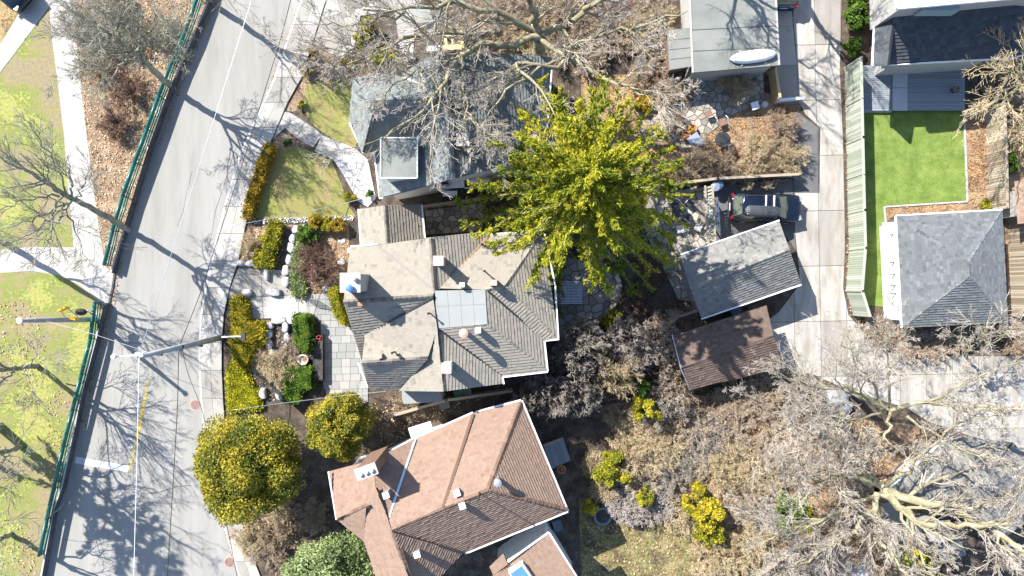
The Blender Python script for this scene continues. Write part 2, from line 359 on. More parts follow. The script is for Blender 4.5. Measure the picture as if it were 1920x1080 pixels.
# gutter litter along kerb
# road paint
def paint(name, pts, mat, label, cat):
    mb = MB(); mb.prism(G(pts), .018, .024); tag(mb.build(name, mat), label, cat)
paint('centre_line', [(276, 714), (279, 715), (265, 800), (244, 886), (240, 886), (252, 838), (262, 780)], M['yellow'], 'short worn yellow centre line painted on the grey road', 'road marking')
paint('stop_line', [(143, 856), (243, 874), (241, 886), (140, 868)], M['wpaint'], 'wide white stop line painted across the left lane of the road', 'road marking')
M['patch'] = material('darker asphalt repair', [(.15, .15, .148), (.19, .188, .182)], .95, 1.2, 50, .3)
def patch(pts, label):
    mb = MB(); mb.prism(G(pts), .016, .021); tag(mb.build('road_patch', M['patch']), label, 'road patch')
M['seam'] = plain('crack sealant', (.08, .08, .08), .9)
def crack(pts, label, r=.016):
    L = []
    for a, b in zip(pts, pts[1:]):
        for k in range(6): L.append((a[0]+(b[0]-a[0])*k/6+random.uniform(-1, 1), a[1]+(b[1]-a[1])*k/6+random.uniform(-1, 1)))
    mb = MB()
    for a, b in zip(L, L[1:]): mb.bar(P(*a, 0)+Vector((0, 0, .019)), P(*b, 0)+Vector((0, 0, .019)), r*2*random.uniform(.5, 1.2), .004)
    tag(mb.build('road_crack', M['seam']), label, 'road crack')
crack([(452, 250), (428, 320), (404, 400), (386, 490)], 'long thin crack along the right side of the upper road')
crack([(360, 320), (342, 400), (330, 430)], 'short faint crack in the middle of the upper road')
crack([(205, 640), (300, 646), (374, 640)], 'crack crossing the whole road beside the utility pole')
crack([(110, 1010), (180, 1018), (225, 1030)], 'crack in the shaded lower left of the road')
for k in range(3): mbx = MB(); mbx.prism(G([(240+k*1.5-3, 820+k*8), (248+k, 821+k*8), (247+k, 825+k*8), (240+k-3, 824+k*8)]), .018, .023); tag(mbx.build('paint_fleck', M['wpaint']), ('upper', 'central', 'lower')[k]+' small white paint fleck left of the yellow line', 'road marking') if k != 1 else None
def manhole(px, py, lab):
    t = thing('manhole_cover', lab, 'manhole cover', P(px, py, 0), 'manhole covers')
    mb = MB(); mb.lathe(P(px, py, .018), [(.36, 0), (.36, .012), (.33, .014)], 20); mb.build('frame', M['pink'], t)
    mb = MB(); mb.lathe(P(px, py, .018), [(.32, 0), (.32, .018), (.30, .022)], 20)
    for k in range(-2, 3): mb.box(P(px, py, .042)+Vector((0, k*.11, 0)), (.5-abs(k)*.08, .03, .01))
    mb.build('lid', material('rusty iron %d' % px, [(.16, .10, .09), (.26, .17, .15)], .8, 6, 30, .3), t)
manhole(366, 759, 'round rusty manhole cover at the road edge near the wire shadow'); manhole(430, 1054, 'round rusty manhole cover in the pavement at the bottom of the road')

# yards ---------------------------------------------------------------------------
sheet('north_lawn', [(575, 158), (590, 152), (665, 145), (700, 147), (700, 200), (662, 285), (640, 270), (590, 238), (568, 205), (572, 180)], .01, M['lawn'])
sheet('front_lawn', [(512, 282), (560, 275), (600, 290), (622, 302), (640, 345), (655, 388), (668, 406), (600, 410), (478, 410), (490, 350)], .01, M['lawn'])
sheet('yard_bed', [(592, 85), (640, 115), (680, 118), (790, 120), (780, 150), (700, 148), (660, 145), (580, 155), (565, 152)], .008, M['litter'])
sheet('bank_bed', [(565, 152), (578, 158), (570, 200), (548, 210), (532, 207)], .009, M['litter'])
sheet('lawn_bed', [(512, 262), (530, 248), (560, 262), (560, 276), (512, 284)], .009, M['litter'])
sheet('backyard_litter', [(1090, 140), (1250, 140), (1420, 170), (1500, 190), (1505, 330), (1340, 342), (1240, 350), (1090, 300)], .008, M['litter'])
sheet('backyard_lawn', [(1095, 155), (1170, 140), (1200, 165), (1185, 200), (1100, 205)], .014, M['drygrass'])
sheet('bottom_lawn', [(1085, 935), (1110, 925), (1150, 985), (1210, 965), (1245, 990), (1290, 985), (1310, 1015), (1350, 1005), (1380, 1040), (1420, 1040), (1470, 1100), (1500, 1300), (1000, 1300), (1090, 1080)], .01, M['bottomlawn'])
sheet('shrubbery_ground', [(1120, 760), (1300, 740), (1480, 760), (1560, 780), (1750, 800), (1760, 1200), (1350, 1200), (1290, 990), (1120, 960), (1180, 870)], .014, M['litter'])
sheet('garden_bed', [(450, 425), (655, 418), (655, 540), (590, 560), (450, 500)], .009, M['litter'])
sheet('mulch_bed', [(520, 425), (552, 425), (545, 470), (530, 540), (505, 545), (505, 500)], .016, M['mulch'])
sheet('front_mulch_bed', [(478, 600), (660, 590), (600, 740), (500, 760), (430, 770), (430, 590)], .006, M['mulch'])
sheet('shrub_bed', [(575, 420), (655, 420), (655, 545), (590, 550), (575, 470)], .018, M['litter'])
sheet('alley_ground', [(700, 745), (1030, 700), (1100, 800), (1180, 760), (1180, 1000), (1000, 820), (700, 860)], .004, M['soil'])
# driveway of the north house
def paved(name, pts, mat, du, dvv, ang, z=.03, gap=.026, base='joint', jitter=0, pname='paving_slab', brick=False):
    o = MB(); o.prism(G(pts), 0, z); ob = tag(o.build(name, M[base]), kind='structure')
    slabs_poly(pname, ob, G(pts), ang, du, dvv, z, z+.025, mat, gap, jitter, brick=brick)
    return ob
paved('driveway', [(650, -100), (612, 0), (588, 82), (632, 108), (662, 104), (676, 30), (740, 20), (752, 110), (775, 112), (782, -100)], M['slab'], 2.4, 2.2, .3)
paved('entrance_walk', [(532, 209), (545, 212), (590, 240), (604, 254), (588, 276), (560, 262), (535, 240), (512, 262)], M['slab'], 1.6, 1.5, -.5)
paved('entrance_steps', [(604, 254), (640, 268), (625, 300), (590, 284)], M['slab'], .75, 2.5, .5, pname='step')
# crazy paving
def crazy(name, pts, n, gap, z, mat, base='joint', thick=.03):
    poly = G(pts); o = MB(); o.prism(poly, 0, z); ob = tag(o.build(name, M[base]), kind='structure')
    A = abs(area(poly)); mind = .72*math.sqrt(A/n); seeds = []
    for p in rand_in(poly, n*30):
        if all((p[0]-s[0])**2+(p[1]-s[1])**2 > mind*mind for s in seeds): seeds.append(p)
        if len(seeds) >= min(n, 290): break
    sd = np.array(seeds)
    for i, s in enumerate(sd):
        d = ((sd-s)**2).sum(1); idx = np.argsort(d)[1:18]; cell = list(poly)
        for j in idx:
            nx, ny = sd[j]-s; L = math.hypot(nx, ny); nx /= L; ny /= L
            mx, my = (sd[j]+s)/2; cell = clip(cell, nx, ny, nx*mx+ny*my-gap/2)
            if len(cell) < 3: break
        if len(cell) > 2 and abs(area(cell)) > .02:
            mb = MB(); mb.prism(cell, z, z+thick+random.uniform(0, .012), random.random()); mb.build('flagstone', mat, ob)
    return ob
crazy('flagstone_path', [(640, 268), (668, 280), (690, 300), (705, 372), (690, 388), (672, 378), (648, 335), (626, 300)], 42, .035, .02, M['flagpale'], 'kerb')
crazy('flagstone_patio', [(1222, 362), (1328, 350), (1334, 452), (1278, 482), (1296, 565), (1272, 562), (1244, 505), (1212, 440), (1205, 400)], 95, .05, .02, M['flag'])
crazy('rear_terrace', [(1040, 480), (1110, 490), (1148, 515), (1160, 540), (1150, 575), (1108, 615), (1060, 648), (1040, 640)], 60, .05, .02, M['flag'])
crazy('yard_terrace', [(1196, 210), (1228, 192), (1300, 190), (1300, 135), (1430, 135), (1432, 190), (1372, 215), (1330, 250), (1300, 300), (1256, 265), (1200, 262)], 150, .045, .02, M['flag'])
crazy('side_terrace', [(797, 395), (905, 380), (905, 432), (800, 440)], 34, .05, .02, M['flag'])
# front stone paving
paved('front_walk', [(447, 503), (560, 508), (575, 556), (576, 594), (470, 598), (470, 560), (425, 560)], M['slab'], 2.4, 1.5, .05)
paved('front_patio', [(576, 552), (625, 550), (640, 562), (668, 640), (690, 715), (690, 760), (612, 745), (602, 700), (602, 600), (576, 594)], M['paver'], .62, .5, .02, gap=.02, jitter=.2, pname='paver')
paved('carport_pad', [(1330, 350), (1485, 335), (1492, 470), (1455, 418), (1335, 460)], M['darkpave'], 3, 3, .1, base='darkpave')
paved('garage_apron', [(1450, 0), (1482, 0), (1500, 195), (1455, 195)], M['slab'], 1.5, 2.6, .02)
paved('painted_shadow_pad', [(1487, 205), (1534, 240), (1534, 362), (1487, 362)], M['darkpave'], 1.7, 2.6, .02, base='darkpave')  # cast shadow put into the dark colour and outline of this pad
# the lane
LANE = [(1482, -80), (1578, -80), (1576, 40), (1574, 130), (1580, 270), (1584, 400), (1583, 480), (1580, 540), (1590, 590), (1625, 630), (1655, 660), (1740, 668), (2000, 668), (2200, 668), (2200, 900), (2000, 870), (1860, 830), (1790, 808), (1740, 790), (1700, 765), (1600, 735), (1520, 700), (1450, 700), (1440, 600), (1460, 585), (1500, 532), (1490, 430), (1490, 362), (1536, 362), (1538, 240), (1510, 215), (1500, 195), (1484, 0)]
paved('lane', LANE, M['lane'], 1.75, 3.7, .02, gap=.035)
sheet('far_lane', [(2190, 668), (2600, 668), (2600, 900), (2190, 898)], .03, M['concrete'])
sheet('pale_patio', [(1528, 1045), (1575, 1022), (1612, 1030), (1645, 1065), (1650, 1120), (1515, 1120)], .03, M['concrete'])
sheet('tan_patio', [(1652, 945), (1672, 940), (1692, 962), (1702, 1010), (1684, 1035), (1655, 992)], .03, M['flag'])
# right hand garden
sheet('turf_lawn', [(1612, 203), (1806, 203), (1812, 376), (1658, 386), (1662, 576), (1612, 570)], .03, M['turf'])
sheet('leaf_bed', [(1806, 203), (1870, 195), (1880, 392), (1680, 402), (1660, 418), (1658, 386), (1812, 376)], .02, M['litter'])
sheet('east_ground', [(1870, 120), (2400, 120), (2400, 660), (1895, 660)], .012, M['litter'])
# ---------------------------------------------------------------- roofs & houses
def fit(verts):
    pts = [P(*v) for v in verts]; A = np.array([[p.x, p.y, 1] for p in pts]); z = np.array([p.z for p in pts])
    (a, b, c), *_ = np.linalg.lstsq(A, z, rcond=None); out = []
    for x, y, _ in verts:
        X = (x-960)/S; Y = (540-y)/S; t = (H-c)/(H+a*X+b*Y); out.append(Vector((X*t, Y*t, H*(1-t))))
    return out, a, b, c
def shingled(parent, faces, mat, course=.18, tab=.3, lift=.046, thick=.14, deckmat='trim', var=.16):
    tab *= .72; course *= 1.06
    deck = MB(); sh = MB()
    for verts in faces:
        pts, a, b, c = fit(verts); n = Vector((-a, -b, 1)).normalized(); g = math.hypot(a, b)
        up = Vector((a, b, g*g)).normalized() if g > .03 else Vector((0, 1, 0)); u = up.cross(n).normalized()
        o = pts[0]; q = [((p-o).dot(u), (p-o).dot(up)) for p in pts]
        if area(q) < 0: q = q[::-1]; pts = pts[::-1]
        lo = [p-n*.01 for p in pts]; bt = [p-n*thick for p in pts]
        deck.poly(lo); deck.poly(bt[::-1])
        for i in range(len(pts)): j = (i+1) % len(pts); deck.poly([lo[i], bt[i], bt[j], lo[j]])
        vmin = min(p[1] for p in q); vmax = max(p[1] for p in q); k = 0; v = vmin
        while v < vmax-1e-3:
            v2 = v+course; st = clip(clip(q, 0, -1, -v), 0, 1, v2)
            if len(st) > 2 and abs(area(st)) > 1e-4:
                umin = min(p[0] for p in st); umax = max(p[0] for p in st)
                uu = umin-random.uniform(0, tab)
                while uu < umax:
                    un = uu+tab*random.choice((.6, .8, 1, 1, 1.3, 1.6)); t = clip(clip(st, -1, 0, -uu), 1, 0, un-.004)
                    if len(t) > 2 and abs(area(t)) > 2e-4:
                        tone = min(1, max(0, random.gauss(.5, var))); lf = lift*random.uniform(.8, 1.3)
                        W3 = lambda p: o+u*p[0]+up*p[1]+n*(.003+lf*(v2-p[1])/course)
                        sh.poly([W3(p) for p in t], tone)
                        for i in range(len(t)):
                            p, r = t[i], t[(i+1) % len(t)]
                            if abs(p[1]-v) < 1e-4 and abs(r[1]-v) < 1e-4 and abs(p[0]-r[0]) > .02:
                                A1, B1 = W3(p), W3(r); sh.poly([A1, A1-n*(lf+.012), B1-n*(lf+.012), B1], tone*.8)  # lip toned darker: shade line of each course put into the colour
                    uu = un
            v = v2; k += 1
    d = deck.build('roof', M[deckmat], parent)
    sh.build('shingles', mat, d, kind='stuff')
    return d
def cap(parent, lines, mat, w=.26, h=.05, step=.28):
    for a, b in lines:
        mb = MB(); A, B = P(*a), P(*b); L = (B-A).length; n = max(1, int(L/step)); d = (B-A)/n
        if abs(A.z-B.z) > .1 and A.z > B.z: A, B, d = B, A, -d
        side = Vector((0, 0, 1)).cross(B-A).normalized()
        for k in range(n):
            p = A+d*k+Vector((0, 0, .03)); q = A+d*(k+1.05)+Vector((0, 0, .018)); tn = random.random()
            dn = Vector((0, 0, -w*.28))
            t0 = p+Vector((0, 0, h)); t1 = q+Vector((0, 0, h*.5))
            mb.poly([t0, t1, q+side*w/2+dn, p+side*w/2+dn], tn); mb.poly([t1, t0, p-side*w/2+dn, q-side*w/2+dn], tn)
            mb.poly([t0, p+side*w/2+dn, p-side*w/2+dn], tn)
        mb.build('ridge_cap', mat, parent)
def gutter(parent, lines, mat='white', w=.085, h=.11, name='gutter'):
    for a, b in lines:
        mb = MB(); mb.bar(P(*a), P(*b), w, h); mb.build(name, M[mat], parent)
def valley(parent, lines, mat='trim', w=.12):
    for a, b in lines:
        mb = MB(); mb.bar(P(*a)+Vector((0, 0, .03)), P(*b)+Vector((0, 0, .03)), w, .03); mb.build('valley_flashing', M[mat], parent)
def walls(parent, pts, z1, mat, inset=.35, z0=0, name='wall'):
    """pts: eaves outline in pixels at height z1 -> plan, inset"""
    q = [tuple(P(x, y, z1)[:2]) for x, y in pts]
    if area(q) < 0: q = q[::-1]
    n = len(q); out = []
    for i in range(n):
        p0, p1, p2 = Vector(q[i-1]), Vector(q[i]), Vector(q[(i+1) % n]); d1 = (p1-p0).normalized(); d2 = (p2-p1).normalized()
        n1 = Vector((-d1.y, d1.x)); n2 = Vector((-d2.y, d2.x)); b = (n1+n2); b = b/max(b.length_squared/2, .4); out.append(tuple(p1+b*inset))
    mb = MB(); mb.prism(out, z0, z1-.12); return mb.build(name, mat, parent), out
def window(parent, a, b, zc, w, h, out, n=1):
    """windows on the wall running a->b (plan xy), out=outward offset sign"""
    a = Vector(a).to_3d(); b = Vector(b).to_3d(); d = (b-a).normalized(); nn = Vector((d.y, -d.x, 0)); rz = math.atan2(d.y, d.x)
    for k in range(n):
        c = a+(b-a)*((k+1)/(n+1))+nn*.03; c.z = zc
        f = MB().box(c, (w+.16, .08, h+.16), rz).build('window', M['white'], parent)
        MB().box(c+nn*.035, (w, .05, h), rz).build('pane', M['glass'], f)
def box_px(name, parent, c, z0, z1, d, mat, rz=0, cap_=None):
    """a box standing with its TOP centre seen at pixel c"""
    p = P(c[0], c[1], z1); o = MB().box((p.x, p.y, (z0+z1)/2), (d[0], d[1], z1-z0), rz).build(name, mat, parent)
    if cap_: MB().box((p.x, p.y, z1+.03), (d[0]+.1, d[1]+.1, .07), rz).build('cap', cap_, o)
    return o
def vent_px(name, parent, c, z0, z1, r, mat, k=12):
    p = P(c[0], c[1], z1); mb = MB(); mb.lathe((p.x, p.y, 0), [(r*.6, z0), (r*.6, z1-.12), (r, z1-.1), (r, z1), (r*.4, z1+.06)], k); return mb.build(name, mat, parent)

# ---- main house
E, T = 5.6, 7.3
mh = thing('grey_house', 'large grey taupe shingled house with a flat lead roof deck at its centre', 'house', P(850, 590, 0))
nw, nf_ = (657, 463, E), (725, 457, E)
D1, D2, D3, D4 = (815, 545, T), (910, 543, T), (914, 608, T), (820, 616, T)
R1w, R1e = (644, 566, 7.8), (812, 555, 7.5)
R2w, R2e = (678, 681, 7.4), (802, 672, 7.4)
F = [[nw, (707, 460, E), (815, 545, T), R1e, R1w],
     [(707, 460, E), (807, 447, E+.1), (815, 545, T)][:0] or [(707, 460, E), (808, 445, 7.2), (815, 545, T)],
     [(808, 445, 7.2), (895, 436, 5.7), (914, 441, 5.5), (828, 541, 7.0), (815, 545, 7.25)],
     [R1w, R1e, (683, 629, 5.9), (677, 672, 5.2)],
     [(683, 629, 6.2), R1e, (820, 616, T), R2e, (684, 634, 6.3)],
     [(684, 633, 6.3), R2e, R2w],
     [R2w, R2e, (750, 733, 5.4), (690, 726, 5.3)],
     [R2e, (820, 616, T), (832, 734, 7.1), (748, 733, 5.6)],
     [(915, 441, E), (1018, 432, E), (947, 535, 7.0), D2, (825, 541, 7.2)],
     [(1018, 432, E), (1046, 635, E), (947, 535, 7.0)],
     [(947, 535, 7.0), (1046, 635, E), (1020, 638, E), D2],
     [D2, (1020, 638, E), (1026, 695, E), D3],
     [D3, (1026, 695, E), (942, 706, E), D4],
     [D4, (942, 706, E), (944, 719, E), (832, 734, 7.1)]]
F = [f for f in F if f]
rf = shingled(mh, F, M['roof_main'], .19, .32, lift=.032)
cap(mh, [(R1w, R1e), (R2w, R2e), ((808, 447, 7.25), D1), ((820, 617, T), (832, 733, 7.15))], M['cap'])
cap(mh, [((947, 535, 7.05), (1018, 433, E)), (D3, (1026, 694, E)), ((947, 535, 7.0), (1045, 634, E)), (D2, (947, 535, 7.05))], M['roof_main'], w=.3)
valley(mh, [((915, 546, T), (1019, 636, E)), ((824, 618, T), (941, 704, E)), ((708, 462, 5.7), (814, 544, T)), ((684, 630, 6.2), (811, 557, 7.5))])
mb = MB(); mb.bar(P(917, 443, 5.75), P(828, 540, 7.1), .11, .04); mb.build('valley_flashing', M['leafrust'], mh, label='rusty orange valley full of fallen needles')
mb = MB(); mb.poly([P(750, 731, 5.5), P(942, 717, 5.45), P(832, 731, 7.0)]); mb.poly([P(942, 715, 5.45), P(750, 729, 5.5), P(832, 729, 7.0)]); mb.build('gable', M['stucco'], mh)
# flat deck of four panels each way
dk = MB(); q = [P(*v) for v in (D1, D2, D3, D4)]; dk.prism([tuple(p[:2]) for p in q], T-.25, T+.03); dko = dk.build('flat_roof', M['deckroof'], mh)
def bil(u, v): return q[0]*(1-u)*(1-v)+q[1]*u*(1-v)+q[2]*u*v+q[3]*(1-u)*v
for i in range(4):
    for j in range(2):
        u0, u1, v0, v1 = i/4+.002, (i+1)/4-.002, j*.42+.003, (.42 if j == 0 else 1)-.003
        mb = MB(); mb.prism([tuple(bil(*t)[:2]) for t in ((u0, v0), (u1, v0), (u1, v1), (u0, v1))], T+.03, T+.055, .5); mb.build('roof_panel', M['deckroof'], dko)
wo, out_ = walls(mh, [(660, 466), (1016, 436), (1044, 633), (1018, 636), (1024, 693), (940, 704), (942, 717), (832, 732), (752, 732), (700, 725), (680, 680), (672, 640)], E, M['stucco'], .4)
gutter(mh, [((657, 462, E), (708, 458, E)), ((915, 440, E), (1018, 431, E)), ((1019, 431, E), (1041, 535, E)), ((1041, 535, E), (1047, 636, E)), ((1048, 636, E), (1021, 639, E)), ((1021, 639, E), (1027, 696, E)), ((1027, 697, E), (942, 707, E)), ((942, 707, E), (945, 720, E)), ((672, 680, 5.3), (690, 727, 5.3))])
box_px('chimney', mh, (657, 530), 4, 9.3, (1.0, .95), M['stucco'], 0, M['concrete'])
vent_px('chimney_pot', mh, (654, 540), 9.3, 9.6, .2, plain('blue metal cap', (.08, .2, .6), .4))
vent_px('chimney_pot', mh, (664, 523), 9.3, 9.6, .14, M['concrete'])
box_px('chimney', mh, (822, 489), 6, 8.4, (.48, .45), M['pink'], 0, M['concrete'])
box_px('chimney', mh, (837, 690), 6, 8.3, (.45, .5), M['concrete'], 0, M['concrete'])
box_px('roof_vent', mh, (866, 534), 7, 7.8, (.28, .26), M['white'])
box_px('roof_vent', mh, (925, 530), 7, 8.0, (.4, .32), M['pink'])
box_px('roof_vent', mh, (896, 620), 6, 7.8, (.32, .28), M['white'])
vent_px('turbine_vent', mh, (869, 625), 6, 8.5, .26, M['pink'])
box_px('roof_vent', mh, (675, 570), 6, 8.0, (.28, .2), M['terracotta'])
box_px('roof_vent', mh, (711, 668), 6, 7.6, (.26, .24), M['pink'])
for c, zz in (((735, 662), 7.9), ((745, 666), 7.8), ((803, 588), 8.2), ((908, 508), 7.6)):
    vent_px('vent_pipe', mh, c, 6, zz, .07, M['black'])
box_px('bay_roof', mh, (790, 742), 0, 3.2, (2.4, .9), M['deckroof'], .05)
# ---- small gabled extension north of it
ex = thing('garden_annex', 'small gabled annex with plain west slope beside the big grey house', 'annex', P(735, 425, 0))
shingled(ex, [[(672, 392, 3.6), (722, 385, 5.0), (727, 457, 5.0), (677, 462, 3.6)], [(722, 385, 5.0), (790, 383, 3.6), (796, 446, 3.6), (727, 457, 5.0)]], M['roof_main'], .19, .32, lift=.032)
walls(ex, [(674, 394), (789, 385), (795, 445), (679, 461)], 3.6, M['stucco'], .25)
gutter(ex, [((672, 392, 3.6), (677, 463, 3.6)), ((791, 384, 3.6), (797, 446, 3.6))])
cap(ex, [((722, 385, 5), (727, 457, 5))], M['cap'])
# ---- slate coloured north house
nh = thing('slate_blue_house', 'blue grey shingled house with hipped west wing under bare branches', 'house', P(840, 230, 0))
e2, t2 = 5.0, 8.0
FN = [[(662, 147, e2), (735, 139, e2), (832, 176, t2), (832, 183, t2+.1), (705, 189, 7.9)],
      [(662, 147, e2), (705, 189, 7.9), (680, 286, e2), (655, 230, e2-.2)],
      [(705, 189, 7.9), (832, 183, t2+.1), (775, 264, 4.8), (700, 290, 4.5), (682, 286, 4.5)],
      [(838, 184, t2), (848, 336, t2), (712, 371, 4.6), (702, 288, 4.6), (778, 262, 6.3)],
      [(826, 104, t2-.2), (960, 100, 5.0), (1035, 108, 4.9), (1022, 296, 4.9), (990, 300, 5), (848, 336, t2), (838, 184, t2)],
      [(795, 110, 6.6), (826, 104, 7.8), (832, 180, 7.8), (806, 164, 6.9)],
      [(755, 140, 5.6), (795, 110, 6.4), (806, 164, 6.9), (820, 174, 7.2)]]
shingled(nh, FN, M['roof_slate'], .2, .34)
cap(nh, [((705, 189, 7.95), (832, 183, 8.1)), ((838, 184, 8.05), (848, 336, 8.05)), ((826, 104, 7.9), (838, 184, 8.05)), ((704, 190, 7.9), (681, 284, 5.1)), ((663, 148, 5.1), (704, 188, 7.9))], M['roof_slate'], w=.34)
walls(nh, [(666, 150), (735, 142), (800, 112), (1030, 110), (1018, 294), (905, 330), (850, 340), (790, 352), (714, 366), (704, 290), (684, 284)], 4.8, M['whitewall'], .3)
gutter(nh, [((655, 230, e2-.2), (681, 287, e2)), ((702, 288, 4.6), (712, 372, 4.6)), ((712, 372, 4.6), (790, 352, 5.5)), ((1036, 108, 4.9), (1022, 297, 4.9))])
dm = box_px('dormer', nh, (749, 297), 4.8, 7.2, (1.85, 2.05), M['whitewall'], .02)
mb = MB(); p = P(749, 297, 7.2); mb.box((p.x, p.y, 7.26), (2.05, 2.25, .12), .02); mb.build('flat_roof', M['flatroof'], nh)
for dd in ((0, 1.13, 2.05, .06), (0, -1.13, 2.05, .06), (1.03, 0, .06, 2.2), (-1.03, 0, .06, 2.2)):
    MB().box((p.x+dd[0], p.y+dd[1], 7.3), (dd[2], dd[3], .16), 0).build('fascia', M['white'], nh)
box_px('chimney', nh, (868, 262), 6, 8.6, (.6, .6), M['brick'], 0, M['concrete'])
for c in ((735, 178), (885, 160)): vent_px('vent_pipe', nh, c, 5, 8.3, .08, M['metal'])
# windows of its white south wall
MB().box(P(828, 346, 3.6)+Vector((0, 0, -.2)), (.9, .08, 1.0)).build('window', M['glass'], nh)
for px_, w_ in ((850, 2.0), (895, 1.6)):
    pz = P(px_, 345, 3.0); MB().box((pz.x, pz.y, 3.0), (w_, .5, .1), .05).build('awning', M['white'], nh)
p = P(844, 363, 2.1); MB().box((p.x, p.y, 2.1), (.9, .35, .08)).build('sill_board', M['white'], nh)
# ---- brown house
bh = thing('brown_house', 'house with pinkish brown shingles and large sunlit north slope', 'house', P(850, 900, 0))
eb, tb = 5.0, 7.6
cW = (735, 993, tb); cM = (830, 952, tb); cE = (915, 920, tb)
FB = [[cW, (728, 968, 7.2), (777, 823, eb), (887, 775, eb), cM], [cM, (887, 775, eb), (977, 752, eb), cE],
      [(977, 752, eb), (1064, 957, eb), cE], [cW, cE, (1064, 957, eb), (872, 1036, eb)],
      [(617, 884, eb), (700, 862, eb+.2), (705, 915, 6.9), (690, 946, 7.0), (631, 973, 5.2)],
      [(631, 973, 5.2), (687, 951, 7.0), (682, 1014, 5.0)],
      [(687, 880, 6.2), (706, 875, 6.4), (726, 972, 7.9), (735, 996, tb), (770, 1090, 7.5), (720, 1110, 5.5), (682, 1014, 6), (690, 946, 7.0)][:0] or [(705, 915, 6.8), (728, 972, 7.4), (735, 996, tb), (768, 1085, 7.5), (715, 1110, 6.0), (682, 1012, 6.2), (690, 946, 6.8)],
      [(700, 862, 6.2), (776, 823, eb), (728, 970, 7.2), (705, 914, 7.0)],
      [(736, 998, tb), (868, 1036, 5.2), (812, 1095, 5.0), (768, 1085, 7.6)]]
shingled(bh, FB, M['roof_brown'], .16, .3, var=.09)
cap(bh, [(cW, cE), (cE, (1063, 956, eb+.1)), (cE, (977, 754, eb+.1)), ((690, 948, 7.1), (632, 974, 5.3)), (cW, (768, 1085, 7.4))], M['capb'], w=.3)
mb = MB(); mb.bar(P(830, 952, 7.65), P(887, 776, 5.1), .16, .12); mb.build('seam_strip', M['capb'], bh)
valley(bh, [((729, 970, 7.25), (779, 823, 5.15))], 'metal', .14)
valley(bh, [((737, 998, 7.6), (868, 1036, 5.3))], 'trim', .16)
walls(bh, [(622, 888), (700, 864), (776, 826), (975, 756), (1060, 955), (870, 1032), (812, 1085), (720, 1100)], eb, M['whitewall'], .4)
gutter(bh, [((777, 822, eb), (887, 773, eb)), ((892, 772, eb), (977, 750, eb)), ((979, 751, eb), (1065, 957, eb)), ((1065, 959, eb), (872, 1038, eb)), ((616, 884, eb), (631, 974, 5.2)), ((708, 858, eb), (775, 822, eb))])
c0 = box_px('chimney', bh, (687, 884), 5, 9.0, (1.1, .55), M['brick'], .35, M['concrete'])
p = P(687, 884, 9.0)
for k in (-.3, 0, .3): MB().lathe((p.x+k, p.y+k*.36, 9.03), [(.13, 0), (.12, .2), (.09, .22)], 10).build('chimney_pot', M['white'], bh)
for c in ((724, 928), (857, 924), (867, 948), (782, 1039)):
    zz = {724: 7.3, 857: 7.6, 867: 7.7, 782: 7.2}[c[0]]; p = P(c[0], c[1], zz); o = MB().box((p.x, p.y, zz-.35), (.3, .3, .8), .3).build('roof_vent', M['metal'], bh); MB().box((p.x, p.y, zz+.08), (.36, .36, .06), .3).build('vent_cap', M['white'], o)
vent_px('turbine_vent', bh, (933, 906), 6.5, 8.0, .22, M['metal'])
vent_px('vent_pipe', bh, (897, 936), 6, 8.8, .06, M['trim'])
p = P(790, 808, 4.6); MB().box((p.x, p.y, 4.6), (1.4, .8, .1), .3).build('porch_canopy', M['white'], bh)
p = P(785, 815, 4.9); MB().box((p.x+.1, p.y-.2, 4.95), (.9, .7, .1), .3).build('copper_flashing', plain('verdigris', (.25, .38, .36), .6), bh)
# ---- second brown roof at the bottom edge
b2 = thing('small_brown_house', 'brown tiled house with a blue skylight at the bottom edge', 'house', P(1000, 1080, 0))
sk = [(915, 1085, 5.6), (955, 1042, 5.6), (1029, 1000, 5.6), (1090, 1095, 5.6), (1000, 1150, 5.2), (930, 1170, 5.2)]
shingled(b2, [[(910, 1090, 5.2), (1029, 1000, 6.0), (1105, 1120, 6.0), (980, 1200, 5.2)]], M['roof_brown'], .16, .3, var=.09)
shingled(b2, [[(918, 1062, 5.4), (944, 1037, 5.8), (952, 1058, 5.8), (925, 1078, 5.2)]], M['roof_brown'], .16, .3, var=.09)
walls(b2, [(918, 1088), (1029, 1004), (1098, 1120), (985, 1190)], 5.2, M['whitewall'], .3)
gutter(b2, [((1030, 999, 6.0), (1106, 1120, 6.0)), ((952, 1053, 5.7), (1029, 998, 6.0))])
mb = MB(); mb.prism([tuple(P(x, y, 6.1)[:2]) for x, y in ((954, 1074), (980, 1056), (1000, 1086), (972, 1104))], 5.5, 6.12); o = mb.build('skylight', M['white'], b2)
mb = MB(); mb.prism([tuple(P(x, y, 6.13)[:2]) for x, y in ((957, 1076), (978, 1061), (996, 1086), (974, 1100))], 6.12, 6.15); mb.build('pane', plain('blue glazing', (.08, .2, .34), .1, 0, 1), o)
# ---- garage with grey gable
g1 = thing('grey_garage', 'detached garage with grey gable roof beside the parked car', 'garage', P(1390, 510, 0))
shingled(g1, [[(1275, 480, 2.6), (1461, 415, 2.6), (1480, 468, 3.9), (1294, 542, 3.9)], [(1294, 542, 3.9), (1480, 468, 3.9), (1502, 532, 2.6), (1315, 596, 2.6)]], M['roof_grey'], .17, .3)
walls(g1, [(1278, 484), (1459, 419), (1499, 530), (1317, 592)], 2.6, M['stucco'], .2)
gutter(g1, [((1274, 478, 2.6), (1461, 413, 2.6)), ((1502, 534, 2.6), (1315, 598, 2.6))])
cap(g1, [((1294, 542, 3.95), (1480, 468, 3.95))], M['roof_grey'])
